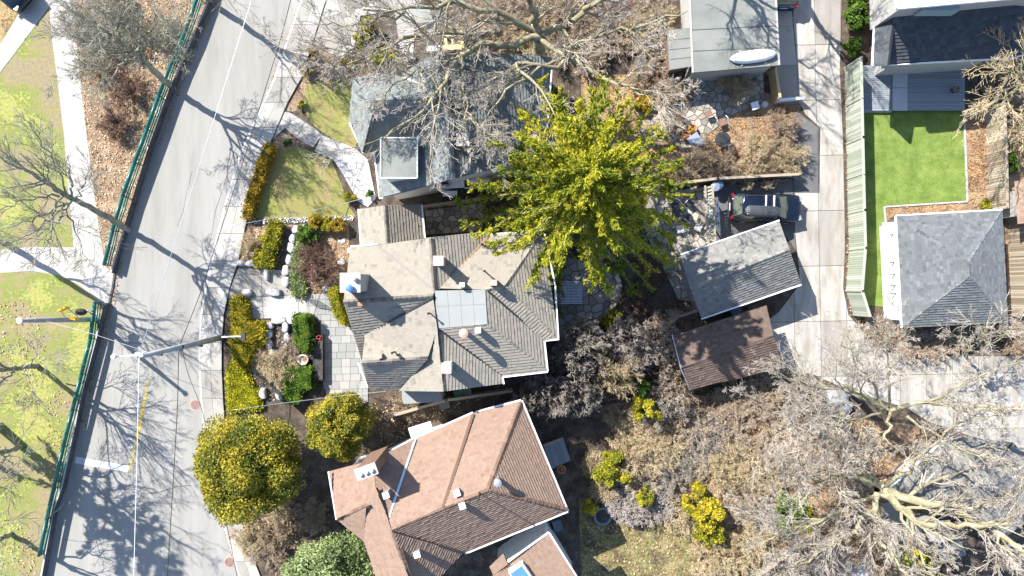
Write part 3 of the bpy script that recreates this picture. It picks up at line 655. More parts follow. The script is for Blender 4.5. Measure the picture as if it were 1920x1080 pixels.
# ---- brown shed
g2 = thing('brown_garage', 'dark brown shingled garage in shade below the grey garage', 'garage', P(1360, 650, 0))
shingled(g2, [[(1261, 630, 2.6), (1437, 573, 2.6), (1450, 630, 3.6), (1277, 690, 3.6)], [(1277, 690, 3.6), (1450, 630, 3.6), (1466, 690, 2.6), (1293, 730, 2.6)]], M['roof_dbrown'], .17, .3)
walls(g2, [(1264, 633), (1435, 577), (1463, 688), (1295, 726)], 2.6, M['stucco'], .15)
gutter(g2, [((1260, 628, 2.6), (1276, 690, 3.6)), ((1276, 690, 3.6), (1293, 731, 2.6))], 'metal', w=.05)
# ---- pyramid roofed garage
g3 = thing('hip_roof_garage', 'square garage with grey hipped roof and white side wall by the turf', 'garage', P(1760, 505, 0))
A3, B3, C3, D3_ = (1681, 406, 2.8), (1878, 395, 2.8), (1889, 604, 2.8), (1692, 614, 2.8); ap, aq = (1815, 492, 4.5), (1818, 518, 4.5)
shingled(g3, [[A3, B3, ap], [B3, C3, aq, ap], [C3, D3_, aq], [D3_, A3, ap, aq]], M['roof_pyr'], .17, .34, var=.13)
cap(g3, [(A3, ap), (B3, ap), (C3, aq), (D3_, aq), (ap, aq)], M['roof_pyr'], w=.36)
w3, o3 = walls(g3, [(1684, 409), (1876, 398), (1886, 602), (1694, 611)], 2.8, M['whitewall'], .3)
gutter(g3, [((1680, 404, 2.8), (1879, 393, 2.8)), ((1679, 405, 2.8), (1690, 615, 2.8))])
MB().box(P(1672, 512, 0)+Vector((0, 0, .03)), (1.05, 6.8, .05), .04).build('concrete_strip', M['white'], g3)
for k, yy in enumerate((440, 492, 514, 535, 550)):
    MB().box(P(1676, yy, 1.6), (.45, .06, .06), .04).build('wall_hook', M['trim'], g3)
# ---- charcoal house top right
n5 = thing('charcoal_house', 'tall charcoal shingled house with white flat roof at top right', 'house', P(1780, 20, 0))
shingled(n5, [[(1675, 23, 6.6), (1862, 2, 6.6), (1800, 106, 3.9), (1662, 121, 3.9)][:0] or [(1676, 25, 5.6), (1905, 4, 5.6), (1893, 108, 3.9), (1662, 122, 3.9)],
              [(1646, -60, 3.9), (1682, -60, 5.4), (1676, 25, 5.4), (1664, 122, 4.9), (1636, 122, 3.9)],
              [(1905, 4, 5.6), (1960, 40, 4.2), (1960, 96, 3.4), (1893, 108, 3.9)]], M['roof_dark'], .2, .34, var=.1)
gutter(n5, [((1635, 123, 3.9), (1893, 110, 3.9)), ((1645, -60, 3.9), (1635, 122, 3.9)), ((1893, 110, 3.9), (1965, 92, 3.4))])
mb = MB(); mb.prism([tuple(P(x, y, 7.0)[:2]) for x, y in ((1692, 13), (1960, -12), (1960, -200), (1688, -200))], 3.5, 7.0); mb.build('upper_storey', M['stucco'], n5)
mb = MB(); mb.prism([tuple(P(x, y, 7.2)[:2]) for x, y in ((1682, 15), (1964, -10), (1964, -200), (1676, -200))], 7.02, 7.2); mb.build('flat_roof', plain('pale grey membrane', (.36, .37, .39), .8), n5)
gutter(n5, [((1682, 16, 7.2), (1964, -9, 7.2)), ((1682, 16, 7.2), (1678, -200, 7.2))], w=.12, h=.2)
walls(n5, [(1688, 118), (1890, 106), (1905, -100), (1690, -100)], 3.9, M['stucco'], .3)
for px_ in (1728, 1742, 1756, 1770, 1784):
    p = P(px_, 24, 6.2); MB().box((p.x, p.y+.12, 6.2), (.42, .3, .8), 0).build('clerestory_pane', plain('pale glass %d' % px_, (.30, .38, .40), .15), n5)
# deck behind it
dkk = thing('garden_deck', 'grey composite deck in the house shade above the turf lawn', 'deck', P(1710, 160, 0))
for k in range(24):
    y = 124+k*3.55
    for (x0, x1) in ((1614, 1672), (1702, 1809)):
        a, b = P(x0, y, .35), P(x1, y-2*0, .35); MB().box(((a.x+b.x)/2, a.y, .33), (b.x-a.x, .105, .04), 0, random.random()).build('plank', M['deck'], dkk)
a, b = P(1673, 122, .35), P(1701, 208, .35)
for k in range(2):
    y0 = a.y+(b.y-a.y)*k/2; y1 = a.y+(b.y-a.y)*(k+1)/2; MB().box(((a.x+b.x)/2, (y0+y1)/2, .36), (b.x-a.x, abs(y1-y0)-.03, .06)).build('walkway_panel', M['deckpale'], dkk)
a, b = P(1614, 210, .2), P(1672, 206, .2); MB().box(((a.x+b.x)/2, a.y+.15, .12), (b.x-a.x, .28, .22)).build('step', M['deckpale'], dkk)
mb = MB(); mb.prism(G([(1612, 120), (1810, 120), (1810, 208), (1702, 208), (1612, 206)]), .01, .25); mb.build('frame', M['trim'], dkk)
t = thing('potted_plant', 'bare potted plant standing on the grey deck', 'potted plant', P(1787, 170, .37))
MB().lathe(P(1787, 170, .35), [(.16, 0), (.22, .35), (.2, .36), (.12, .33)], 14).build('pot', M['trim'], t)
mb = MB()
for k in range(30):
    a = random.uniform(0, 6.28); r = random.uniform(.1, .3); q0 = P(1787, 170, .7); mb.tube([q0, q0+Vector((math.cos(a)*r, math.sin(a)*r, random.uniform(.2, .5)))], .01, 3)
mb.build('stems', M['twigbrown'], t)
# lawn edging
ed = thing('lawn_edging', 'white stone edging round the bright green turf lawn', 'edging', P(1700, 380, 0))
for pts in ([(1806, 205), (1813, 378)], [(1813, 378), (1658, 388)], [(1657, 388), (1660, 420)], [(1612, 204), (1706, 204)]):
    L = along(pts, max(2, int(math.dist(*pts)/26)))
    for a, b in zip(L, L[1:]):
        mb = MB(); ribbon_prism(mb, P(*a), P(*mixp(a, b, .97)), .1, 0, .1); mb.build('edging_block', M['boulder'], ed)
# ---- flat roofed garage, top
g4 = thing('flat_roof_garage', 'large flat grey felt roofed garage carrying an upturned canoe', 'garage', P(1380, 60, 0))
def flat(parent, pts, z, mat, th=.2, name='flat_roof'):
    mb = MB(); mb.prism([tuple(P(x, y, z)[:2]) for x, y in pts], z-th, z); return mb.build(name, mat, parent)
fr = flat(g4, [(1291, -60), (1452, -60), (1461, 122), (1299, 136)], 3.0, M['flatroof'])
def strip(parent, a, b, z, w, mat, name='seam'):
    mb = MB(); mb.bar(P(a[0], a[1], z), P(b[0], b[1], z), w, .02); mb.build(name, mat, parent)
for y in (-10, 52, 92): strip(fr, (1294, y+4), (1457, y-4), 3.01, .05, M['darkpave'])
walls(g4, [(1293, -60), (1450, -60), (1459, 120), (1301, 133)], 3.0, M['stucco'], .12)
strip(g4, (1291, -60), (1299, 136), 3.03, .12, M['kerb'], 'parapet'); strip(g4, (1452, -60), (1461, 122), 3.03, .12, M['stucco'], 'parapet')
g5 = thing('felt_roof_shed', 'small flat grey felt roofed lean-to beside the canoe garage', 'shed', P(1275, 90, 0))
flat(g5, [(1252, 57), (1294, 52), (1299, 124), (1256, 131)], 2.4, M['flatroof'])
walls(g5, [(1254, 59), (1292, 55), (1297, 122), (1258, 128)], 2.4, M['brick'], .1)
for k in range(3): strip(g5, (1253+k*2, 75+k*18), (1296+k, 71+k*18), 2.41, .03, M['darkpave'])
# ---- grey houses bottom right, under the tree
g6 = thing('grey_hip_house', 'grey shingled roof seen through the big bare tree at bottom right', 'house', P(1790, 900, 0))
shingled(g6, [[(1670, 915, 2.8), (1782, 815, 2.8), (1900, 830, 3.8), (1800, 960, 4.2)], [(1800, 960, 4.2), (1900, 830, 3.8), (1990, 930, 2.8), (1880, 1010, 2.8)]], M['roof_grey'], .18, .3)
walls(g6, [(1675, 915), (1782, 820), (1980, 925), (1880, 1000), (1790, 960)], 2.7, M['stucco'], .7)
gutter(g6, [((1669, 915, 2.8), (1782, 813, 2.8))])
g7 = thing('low_grey_shed', 'low grey shingled shed beneath the thick limbs at bottom right', 'shed', P(1760, 1010, 0))
shingled(g7, [[(1722, 980, 2.4), (1780, 975, 2.4), (1800, 1010, 3.2), (1745, 1025, 3.2)], [(1745, 1025, 3.2), (1800, 1010, 3.2), (1812, 1040, 2.4), (1770, 1055, 2.4)]], M['roof_grey'], .17, .3)
walls(g7, [(1726, 983), (1779, 978), (1808, 1037), (1772, 1051)], 2.4, M['stucco'], .2)
g8 = thing('edge_brown_roof', 'brown roof sliver at the right edge beside the wooden fence', 'house', P(1915, 400, 0))
shingled(g8, [[(1902, 340, 2.6), (1990, 330, 4), (1996, 410, 4), (1908, 420, 2.6)]], M['roof_brown'], .17, .3)
walls(g8, [(1906, 344), (1990, 334), (1994, 408), (1910, 416)], 2.6, M['stucco'], .4)
# ---------------------------------------------------------------- branching plants
def polytubes(Pn, Rn, k):
    """Pn (N,Sg,3) Rn (N,Sg) -> verts, quads"""
    N, Sg, _ = Pn.shape
    T = np.zeros_like(Pn); T[:, 1:-1] = Pn[:, 2:]-Pn[:, :-2]; T[:, 0] = Pn[:, 1]-Pn[:, 0]; T[:, -1] = Pn[:, -1]-Pn[:, -2]
    T /= np.linalg.norm(T, axis=2, keepdims=True)+1e-9
    ref = np.where(np.abs(T[:, :1, 2:3]) > .9, np.array([[[1., .1, 0]]]), np.array([[[.1, .05, 1.]]]))
    X = np.cross(T, ref); X /= np.linalg.norm(X, axis=2, keepdims=True)+1e-9; Y = np.cross(T, X)
    ang = np.arange(k)*2*math.pi/k
    V = Pn[:, :, None, :]+Rn[:, :, None, None]*(X[:, :, None, :]*np.cos(ang)[None, None, :, None]+Y[:, :, None, :]*np.sin(ang)[None, None, :, None])
    i = np.arange(N)[:, None, None]*Sg*k; s = np.arange(Sg-1)[None, :, None]*k; j = np.arange(k)[None, None, :]; j2 = (j+1) % k
    a = i+s+j; b = i+s+j2
    return V.reshape(-1, 3), np.stack([a, b, b+k, a+k], -1).reshape(-1, 4)
def spawn(Pp, Rp, n, seg, lenf, ang, t0=.2, t1=1., rf=.6, rend=.3, up=.1, wig=.12, minr=.006, maxr=9):
    N, Sg, _ = Pp.shape; L = np.linalg.norm(np.diff(Pp, axis=1), axis=2).sum(1)
    idx = np.repeat(np.arange(N), n); t = rng.uniform(t0, t1, N*n); f = t*(Sg-1); i = np.minimum(f.astype(int), Sg-2); w = (f-i)[:, None]
    st = Pp[idx, i]*(1-w)+Pp[idx, i+1]*w; r = np.minimum((Rp[idx, i]*(1-w[:, 0])+Rp[idx, i+1]*w[:, 0])*rf, maxr)
    T = Pp[idx, i+1]-Pp[idx, i]; T /= np.linalg.norm(T, axis=1, keepdims=True)+1e-9
    rd = rng.normal(size=(N*n, 3)); rd -= T*(rd*T).sum(1, keepdims=True); rd /= np.linalg.norm(rd, axis=1, keepdims=True)
    an = np.radians(rng.normal(ang, ang*.25, N*n))[:, None]; D = np.cos(an)*T+np.sin(an)*rd; D[:, 2] += up
    ln = L[idx]*lenf*(1-.45*t)*rng.uniform(.6, 1.2, N*n); step = (ln/seg)[:, None]
    out = [st]; d = D/np.linalg.norm(D, axis=1, keepdims=True)
    for k in range(seg):
        out.append(out[-1]+d*step); d = d+rng.normal(scale=wig, size=d.shape); d[:, 2] += up*.3; d /= np.linalg.norm(d, axis=1, keepdims=True)
    Pc = np.stack(out, 1); Rc = np.maximum(r[:, None]*np.linspace(1, rend, seg+1)[None], minr)
    return Pc, Rc
def resample(pts, n):
    pts = [Vector(p) for p in pts]; L = [0]
    for a, b in zip(pts, pts[1:]): L.append(L[-1]+(b-a).length)
    out = []
    for k in range(n):
        d = L[-1]*k/(n-1); i = 0
        while i < len(L)-2 and L[i+1] < d: i += 1
        t = (d-L[i])/max(L[i+1]-L[i], 1e-6); out.append(tuple(pts[i].lerp(pts[i+1], t)))
    return np.array(out)
def smooth_noise(A, amp):
    B = A.copy(); B[1:-1] += rng.normal(scale=amp, size=B[1:-1].shape); return B
def tubes_obj(name, sets, mat, parent=None, tone=True):
    Vs, Fs, Ts, off = [], [], [], 0
    for Pn, Rn, k in sets:
        V, Fq = polytubes(Pn, Rn, k); Vs.append(V); Fs.append(Fq+off); off += len(V)
        Ts.append(np.repeat(np.clip(rng.normal(.5, .22, len(Pn)), 0, 1), Fq.shape[0]//len(Pn)))
    me = quads_mesh(name, np.concatenate(Vs), 4, sum(len(f) for f in Fs), np.concatenate(Fs), np.concatenate(Ts), smooth=True)
    return link(name, me, mat, parent)
def bare_tree(label, base, limbs, levels, bark, twig, group=None, k=7, wob=.10):
    """base (px,py); limbs: [(points[(px,py,z)], r0, r1)], first one the trunk; levels: spawn kwargs"""
    t = thing('bare_tree', label, 'tree', P(*base, 0), group)
    arrs = []
    for i, (pts, r0, r1) in enumerate(limbs):
        A = smooth_noise(resample([P(*p) for p in pts], 14), wob*(.3 if i == 0 else 1)); R = np.linspace(r0, r1, 14); arrs.append((A, R))
        tubes_obj('trunk' if i == 0 else 'limb', [(A[None], R[None], k)], bark, t)
    Pn = np.stack([a for a, r in arrs[1:]] or [arrs[0][0]]); Rn = np.stack([r for a, r in arrs[1:]] or [arrs[0][1]])
    sets = []
    for li, kw in enumerate(levels):
        Pn, Rn = spawn(Pn, Rn, **kw); sets.append((Pn, Rn, 5 if li == 0 else (4 if li == 1 and len(Pn) < 3000 else 3)))
    br = tubes_obj('branches', sets[:1], bark, t)
    tubes_obj('crown', sets[1:], twig, t)
    return t
def lv(n, seg, lenf, ang, **k): return dict(n=n, seg=seg, lenf=lenf, ang=ang, **k)
BIG = [lv(9, 7, .52, 42, t0=.15, rf=.5, rend=.3, up=.10, wig=.12), lv(8, 6, .55, 38, t0=.12, rf=.5, rend=.35, up=.06, wig=.11), lv(6, 4, .55, 36, t0=.12, rf=.55, rend=.5, wig=.11, minr=.010, maxr=.017), lv(5, 3, .6, 34, t0=.15, rf=.7, rend=.6, wig=.11, minr=.008, maxr=.011)]
MED = [lv(8, 6, .58, 38, t0=.15, rf=.5, rend=.35, up=.12, wig=.11), lv(7, 4, .58, 36, t0=.12, rf=.55, rend=.4, up=.08, wig=.11, minr=.011), lv(5, 3, .58, 35, t0=.15, rf=.6, rend=.5, wig=.12, minr=.008, maxr=.012)]
# big bare tree over the bottom right corner
bare_tree('huge pale barked bare tree spreading thick limbs over the bottom right corner', (1588, 878), [
    ([(1588, 878, 0), (1620, 895, 2.5), (1650, 918, 5)], .42, .36),
    ([(1650, 918, 5), (1720, 938, 6), (1800, 960, 7.3), (1860, 990, 8.2), (1925, 1045, 9.5)], .30, .12),
    ([(1655, 925, 5), (1700, 965, 6), (1730, 985, 6.6), (1800, 985, 8), (1900, 985, 9.5)], .26, .08),
    ([(1645, 925, 5), (1634, 970, 5.8), (1645, 1010, 7), (1690, 1060, 8.5), (1720, 1120, 9.5)], .20, .06),
    ([(1650, 915, 5), (1700, 880, 6.2), (1745, 835, 7.5), (1800, 790, 9)], .16, .05),
    ([(1648, 912, 5), (1600, 890, 6), (1520, 900, 7.2), (1430, 880, 8.5)], .15, .04),
    ([(1640, 930, 5), (1570, 960, 6), (1500, 1000, 7.5), (1400, 1010, 8.5)], .11, .03),
    ([(1640, 960, 5.6), (1580, 1010, 6.5), (1500, 1060, 8), (1430, 1090, 9)], .11, .03),
    ([(1648, 912, 5), (1600, 850, 6.2), (1540, 810, 7.5), (1450, 790, 8.8)], .13, .03),
    ([(1800, 960, 7.3), (1860, 940, 8.2), (1910, 920, 9.2)], .10, .05),
    ([(1690, 960, 6), (1708, 1000, 6.6), (1740, 1060, 8), (1800, 1110, 9)], .10, .03)], BIG, M['bark'], M['twig'])
bare_tree('bare tree with pale twisting limbs arching over the lane bend', (1588, 728), [
    ([(1588, 728, 0), (1625, 748, 3), (1668, 770, 6)], .26, .2),
    ([(1668, 770, 6), (1610, 738, 6.6), (1550, 732, 7.3), (1490, 712, 8.2), (1450, 695, 9)], .10, .03),
    ([(1660, 765, 6), (1638, 715, 6.8), (1600, 678, 7.8), (1580, 640, 8.8)], .08, .02),
    ([(1664, 762, 6), (1668, 700, 6.8), (1664, 650, 7.8), (1640, 610, 9)], .08, .02),
    ([(1668, 770, 6), (1740, 750, 6.8), (1810, 768, 7.6), (1925, 768, 9)], .13, .06),
    ([(1672, 768, 6), (1760, 745, 7), (1840, 700, 8.2), (1925, 675, 9.5)], .09, .03),
    ([(1670, 772, 6), (1668, 800, 6.6), (1650, 830, 7.4), (1620, 870, 8.4)], .10, .03),
    ([(1650, 775, 5.8), (1590, 790, 6.8), (1520, 770, 7.8), (1440, 760, 9)], .08, .02),
    ([(1700, 780, 6.3), (1760, 820, 7.4), (1830, 850, 8.6), (1900, 870, 9.4)], .09, .03)], BIG[:3]+[lv(3, 3, .6, 50, t0=.2, rf=.7, rend=.6, wig=.14, minr=.009, maxr=.012)], M['bark'], M['twig'])
bare_tree('young bare tree with upright yellow stem beside the pyramid roofed garage', (1800, 655), [
    ([(1800, 655, 0), (1822, 658, 2), (1843, 662, 4)], .10, .08),
    ([(1843, 662, 4), (1842, 630, 4.6), (1825, 600, 5.4)], .06, .02), ([(1843, 662, 4), (1860, 625, 4.8), (1880, 590, 5.6)], .06, .02),
    ([(1842, 655, 4), (1815, 640, 4.6), (1785, 625, 5.4)], .05, .02), ([(1845, 650, 4.2), (1880, 630, 4.8), (1910, 615, 5.4)], .05, .02)], MED, M['bark'], M['twig'])
# big tree over the north house
bare_tree('huge bare tree spreading gnarled pale limbs above the blue grey house', (1006, 150), [
    ([(1006, 150, 0), (1008, 115, 3), (1012, 70, 6)], .45, .36),
    ([(1012, 70, 6), (960, 85, 6.8), (905, 75, 7.6), (868, 100, 8.6), (820, 165, 9.6), (770, 225, 10.6), (720, 262, 11.4)], .24, .04),
    ([(865, 100, 8.6), (870, 150, 9.2), (876, 210, 9.8), (850, 265, 10.6)], .10, .02),
    ([(876, 210, 9.8), (910, 250, 10.4), (960, 300, 11.2)], .06, .02),
    ([(1012, 70, 6), (940, 25, 7.5), (850, 5, 8.8), (760, 22, 10), (680, 18, 11)], .22, .05),
    ([(940, 60, 7.2), (860, 60, 8.4), (780, 68, 9.5), (690, 105, 10.8), (590, 130, 12)], .14, .03),
    ([(1012, 72, 6), (1070, 110, 7), (1120, 140, 8), (1180, 168, 9), (1240, 185, 10)], .20, .04),
    ([(1070, 110, 7), (1030, 125, 7.8), (965, 122, 8.6), (1010, 160, 9.4), (1040, 215, 10.5)], .15, .03),
    ([(1015, 65, 6), (1075, 35, 7.4), (1120, 5, 8.6), (1180, -30, 10)], .22, .08),
    ([(1075, 90, 7), (1140, 60, 8.2), (1200, 50, 9.4), (1290, 20, 10.8)], .12, .03),
    ([(1040, 115, 7.5), (985, 145, 8.5), (930, 190, 9.6), (900, 240, 10.8)], .11, .03),
    ([(1010, 60, 6), (1000, 20, 7.5), (980, -30, 9)], .24, .12),
    ([(820, 165, 9.6), (790, 120, 10.2), (740, 160, 11), (700, 200, 12)], .07, .02),
    ([(720, 60, 10), (660, 90, 11), (620, 140, 12)], .06, .02), ([(760, 22, 10), (660, 50, 11), (560, 40, 12)], .06, .015), ([(690, 105, 10.8), (600, 90, 11.6), (520, 95, 12.4)], .05, .012), ([(850, 5, 8.8), (740, -20, 10.5), (620, -10, 12)], .08, .015), ([(780, 68, 9.5), (740, 120, 10.5), (730, 180, 11.5)], .06, .015)], [dict(BIG[0], n=10), dict(BIG[1], n=7), dict(BIG[2], n=5), dict(BIG[3], n=3)], M['bark'], M['twig'])
# park trees along the railing
bare_tree('bare tree leaning over leaf litter with its trunk at the railing top left', (325, 165), [
    ([(325, 165, 0), (300, 145, 1.6), (270, 115, 3.6)], .23, .19),
    ([(270, 115, 3.6), (240, 90, 5.5), (200, 62, 8), (170, 40, 10)], .15, .03),
    ([(275, 118, 3.6), (262, 92, 5), (290, 70, 6.5), (320, 55, 7.6)], .09, .02),
    ([(268, 113, 3.8), (225, 110, 5.6), (180, 85, 7.6), (125, 60, 9.5)], .10, .02),
    ([(262, 108, 4), (220, 60, 6.5), (230, 10, 9)], .10, .02),
    ([(250, 98, 5), (200, 95, 7), (150, 110, 9)], .07, .02),
    ([(285, 120, 3), (300, 100, 4.6), (340, 95, 6)], .06, .015), ([(258, 104, 4.2), (190, 130, 6.5), (130, 140, 8.5)], .07, .016), ([(255, 100, 4.6), (290, 40, 7), (300, -10, 9)], .08, .018), ([(262, 108, 4), (250, 60, 6.5), (180, 10, 9.5)], .09, .018)], MED+[lv(3, 3, .6, 45, rf=.7, rend=.6, minr=.009, maxr=.012)], M['greybark'], M['twigd'], 'bare trees along the park railing')
bare_tree('long trunked bare tree leaning across the pale path above the gap in the railing', (241, 432), [
    ([(241, 432, 0), (200, 405, 2.2), (155, 382, 4.5), (110, 358, 6.5)], .22, .14),
    ([(110, 358, 6.5), (70, 335, 8.2), (30, 310, 9.8), (-10, 290, 11)], .16, .03),
    ([(135, 372, 5.5), (132, 325, 7), (125, 290, 8.4)], .07, .015), ([(100, 352, 7), (85, 310, 8), (75, 270, 9)], .07, .015),
    ([(135, 375, 5.5), (90, 400, 7), (20, 425, 9)], .09, .02), ([(130, 380, 5.6), (110, 410, 6.8), (60, 440, 8), (10, 460, 9.5)], .08, .02),
    ([(140, 378, 5.2), (160, 340, 6.4), (175, 320, 7.4)], .05, .012), ([(120, 365, 6), (60, 375, 8), (-10, 390, 10)], .08, .02), ([(125, 380, 5.6), (140, 430, 6.5), (160, 490, 7.6)], .06, .014), ([(115, 362, 6.2), (95, 420, 7.5), (90, 500, 9)], .08, .018), ([(128, 368, 5.8), (100, 300, 7.5), (55, 230, 9.5)], .08, .018)], MED, M['greybark'], M['twigd'], 'bare trees along the park railing')
bare_tree('bare tree by the lower path edge leaning out of the picture', (14, 458), [
    ([(14, 458, 0), (-30, 448, 3), (-75, 440, 6)], .22, .15), ([(-75, 440, 6), (-140, 420, 9), (-190, 410, 12)], .13, .03), ([(-60, 442, 5), (-90, 480, 7.5), (-110, 520, 9)], .08, .02), ([(-40, 445, 3.5), (-90, 400, 6), (-120, 370, 8)], .08, .02)], MED, M['greybark'], M['twigd'], 'bare trees along the park railing')
bare_tree('bare tree with forked trunk low on the left edge by the lamp pole', (70, 686), [
    ([(70, 686, 0), (40, 688, 1.6), (5, 694, 3.2)], .19, .14), ([(5, 694, 3.2), (-50, 700, 6), (-130, 720, 10)], .15, .03), ([(15, 692, 3), (-10, 680, 5), (-60, 650, 8)], .10, .02),
    ([(30, 690, 2), (15, 705, 4), (-20, 740, 6.5), (-60, 780, 9)], .09, .02), ([(40, 690, 1.8), (60, 720, 4), (70, 760, 5.5)], .05, .012), ([(45, 688, 1.8), (70, 668, 3.4), (110, 690, 4.6)], .05, .012)], MED, M['greybark'], M['twigd'], 'bare trees along the park railing')
bare_tree('bare tree with curved limbs at the lower left edge of the park', (40, 838), [
    ([(40, 838, 0), (15, 845, 1.8), (-15, 850, 3.6)], .17, .12), ([(-15, 850, 3.6), (-80, 870, 7), (-150, 900, 11)], .13, .03), ([(0, 848, 3), (-20, 820, 5), (-80, 800, 8)], .09, .02),
    ([(10, 846, 2.4), (0, 880, 4.4), (-30, 930, 7)], .08, .02), ([(0, 848, 3), (35, 870, 4.6), (25, 900, 5.6)], .05, .012)], MED, M['greybark'], M['twigd'], 'bare trees along the park railing')
bare_tree('bare tree standing by the railing at the very top of the park', (394, 4), [
    ([(394, 4, 0), (375, -25, 2), (350, -60, 4.5)], .22, .17), ([(350, -60, 4.5), (320, -110, 8), (290, -160, 11)], .13, .03), ([(355, -50, 4), (400, -100, 7), (420, -140, 9)], .09, .02), ([(352, -55, 4.2), (290, -80, 7), (230, -100, 9)], .09, .02), ([(352, -55, 4.4), (350, -120, 8), (360, -160, 10)], .09, .02), ([(360, -45, 3.6), (430, -60, 6.5), (480, -90, 9)], .10, .02), ([(358, -50, 4), (400, -40, 7), (420, -60, 9.5)], .08, .02), ([(352, -60, 4.4), (380, -140, 9), (400, -190, 12)], .1, .02)], MED, M['greybark'], M['twigd'], 'bare trees along the park railing')
bare_tree('leafless tree leaning out over the left edge near the bottom lawn', (20, 1000), [
    ([(20, 1000, 0), (-10, 1015, 2), (-40, 1030, 4)], .18, .13), ([(-40, 1030, 4), (-100, 1070, 8)], .10, .02), ([(-20, 1020, 3), (0, 1050, 4.6), (10, 1085, 6)], .06, .015), ([(-20, 1020, 3), (-30, 980, 5), (-60, 940, 7)], .06, .015)], MED, M['greybark'], M['twigd'], 'bare trees along the park railing')
bare_tree('bare tree on the right edge behind the turf garden fence', (1890, 175), [
    ([(1890, 175, 0), (1915, 165, 2), (1945, 155, 4)], .2, .15), ([(1945, 155, 4), (1890, 175, 5.5), (1860, 195, 6.5)], .07, .02), ([(1940, 155, 4), (1900, 130, 5.5), (1870, 120, 6.5)], .07, .02),
    ([(1945, 158, 4), (1910, 210, 5.5), (1890, 260, 7)], .07, .02), ([(1945, 155, 4), (1990, 180, 6)], .08, .02)], MED+[lv(3, 3, .6, 45, rf=.7, rend=.6, minr=.009, maxr=.012)], M['bark'], M['twigtan'])
bare_tree('bare tree beyond the top edge whose branches shade the canoe garage roof', (1325, -95), [
    ([(1325, -95, 0), (1330, -115, 3), (1335, -140, 6)], .26, .2), ([(1335, -140, 6), (1345, -190, 9), (1370, -260, 12)], .13, .04), ([(1335, -140, 6), (1400, -165, 8), (1450, -200, 10)], .12, .03), ([(1335, -140, 6), (1280, -160, 8), (1240, -180, 10)], .1, .03), ([(1335, -140, 6), (1360, -130, 8.5), (1380, -150, 11)], .1, .03)], MED, M['bark'], M['twig'])
bare_tree('bare tree beyond the top edge whose branches shade the lane', (1445, -110), [
    ([(1445, -110, 0), (1455, -130, 3), (1465, -160, 6)], .22, .17), ([(1465, -160, 6), (1480, -220, 9), (1500, -280, 12)], .12, .03), ([(1465, -160, 6), (1530, -180, 8), (1580, -210, 10)], .1, .03), ([(1465, -160, 6), (1500, -150, 8.5), (1530, -170, 10)], .1, .03)], MED, M['bark'], M['twig'])
# ---- bare shrubs: a few kinds, copied
def shrub_mesh(seed, r, h, stems, n1, n2, mat, spread=1.0, n3=0, thick=.007, up=.3, flat=1.0):
    global rng; keep = rng; rng = np.random.default_rng(seed)
    a = rng.uniform(0, 2*math.pi, stems); q = np.sqrt(rng.uniform(0, 1, stems))*r*.9*spread
    base = np.stack([np.cos(a)*q*.25, np.sin(a)*q*.25, np.zeros(stems)], 1); tip = np.stack([np.cos(a)*q, np.sin(a)*q, h*flat*rng.uniform(.6, 1, stems)*np.sqrt(np.clip(1-(q/r)**2*.7, .1, 1))], 1)
    ts = np.linspace(0, 1, 6)[None, :, None]; mid = (base+tip)/2+np.array([0, 0, h*.22]); Pn = base[:, None]*(1-ts)**2+2*mid[:, None]*ts*(1-ts)+tip[:, None]*ts**2
    Pn[:, 1:-1] += rng.normal(scale=.05*r, size=Pn[:, 1:-1].shape); Rn = np.linspace(thick*2.4, thick, 6)[None].repeat(stems, 0)
    sets = [(Pn, Rn, 4)]; A, B = spawn(Pn, Rn, n1, 4, .42, 42, t0=.3, rf=.6, rend=.5, up=up, wig=.11, minr=thick*.7); sets.append((A, B, 3))
    A, B = spawn(A, B, n2, 3, .6, 45, t0=.15, rf=.7, rend=.6, up=up*.5, wig=.12, minr=thick*.6); sets.append((A, B, 3))
    if n3: A, B = spawn(A, B, n3, 2, .7, 45, t0=.2, rf=.8, rend=.7, up=up*.4, wig=.12, minr=thick*.5); sets.append((A, B, 3))
    Vs, Fs, Ts, off = [], [], [], 0
    for p_, r_, k_ in sets:
        V, Fq = polytubes(p_, r_, k_); Vs.append(V); Fs.append(Fq+off); off += len(V); Ts.append(np.repeat(np.clip(rng.normal(.5, .25, len(p_)), 0, 1), Fq.shape[0]//len(p_)))
    rng = keep
    me = quads_mesh('twigs', np.concatenate(Vs), 4, sum(len(f) for f in Fs), np.concatenate(Fs), np.concatenate(Ts), True); return me
SH = {}
for nm, mt in (('pale', 'twig'), ('pink', 'twigpink'), ('tan', 'twigtan'), ('brown', 'twigbrown'), ('red', 'twigred')):
    for v in (0, 1):
        me = shrub_mesh(11+v*7+len(nm), 1.0, .95, 40, 9, 6, None, n3=3); me.materials.append(M[mt]); SH[nm, v] = me
me = shrub_mesh(77, 1.0, .6, 420, 2, 1, None, thick=.008, up=.05); me.materials.append(M['twigtan']); SH['grass', 0] = SH['grass', 1] = me
me = shrub_mesh(78, 1.0, .8, 80, 9, 6, None, n3=3, thick=.008, up=.15); me.materials.append(M['twig']); SH['dense', 0] = SH['dense', 1] = me
M['twigsilver'] = material('silver twigs', [(.22, .19, .165), (.39, .345, .305), (.56, .51, .46)], .95, .6, 9, .5, tone=True, coarse=.5); me.materials[0] = M['twigsilver']
def shrub(kind, px, py, r, h, label, group=None, cat='shrub', z=0, name='bare_shrub'):
    me = SH[kind, random.randint(0, 1)]; o = bpy.data.objects.new(name, me); COL.objects.link(o)
    o.location = P(px, py, z); o.scale = (r, r*random.uniform(.85, 1.1), h); o.rotation_euler[2] = random.uniform(0, 6.28); return tag(o, label, cat, group)
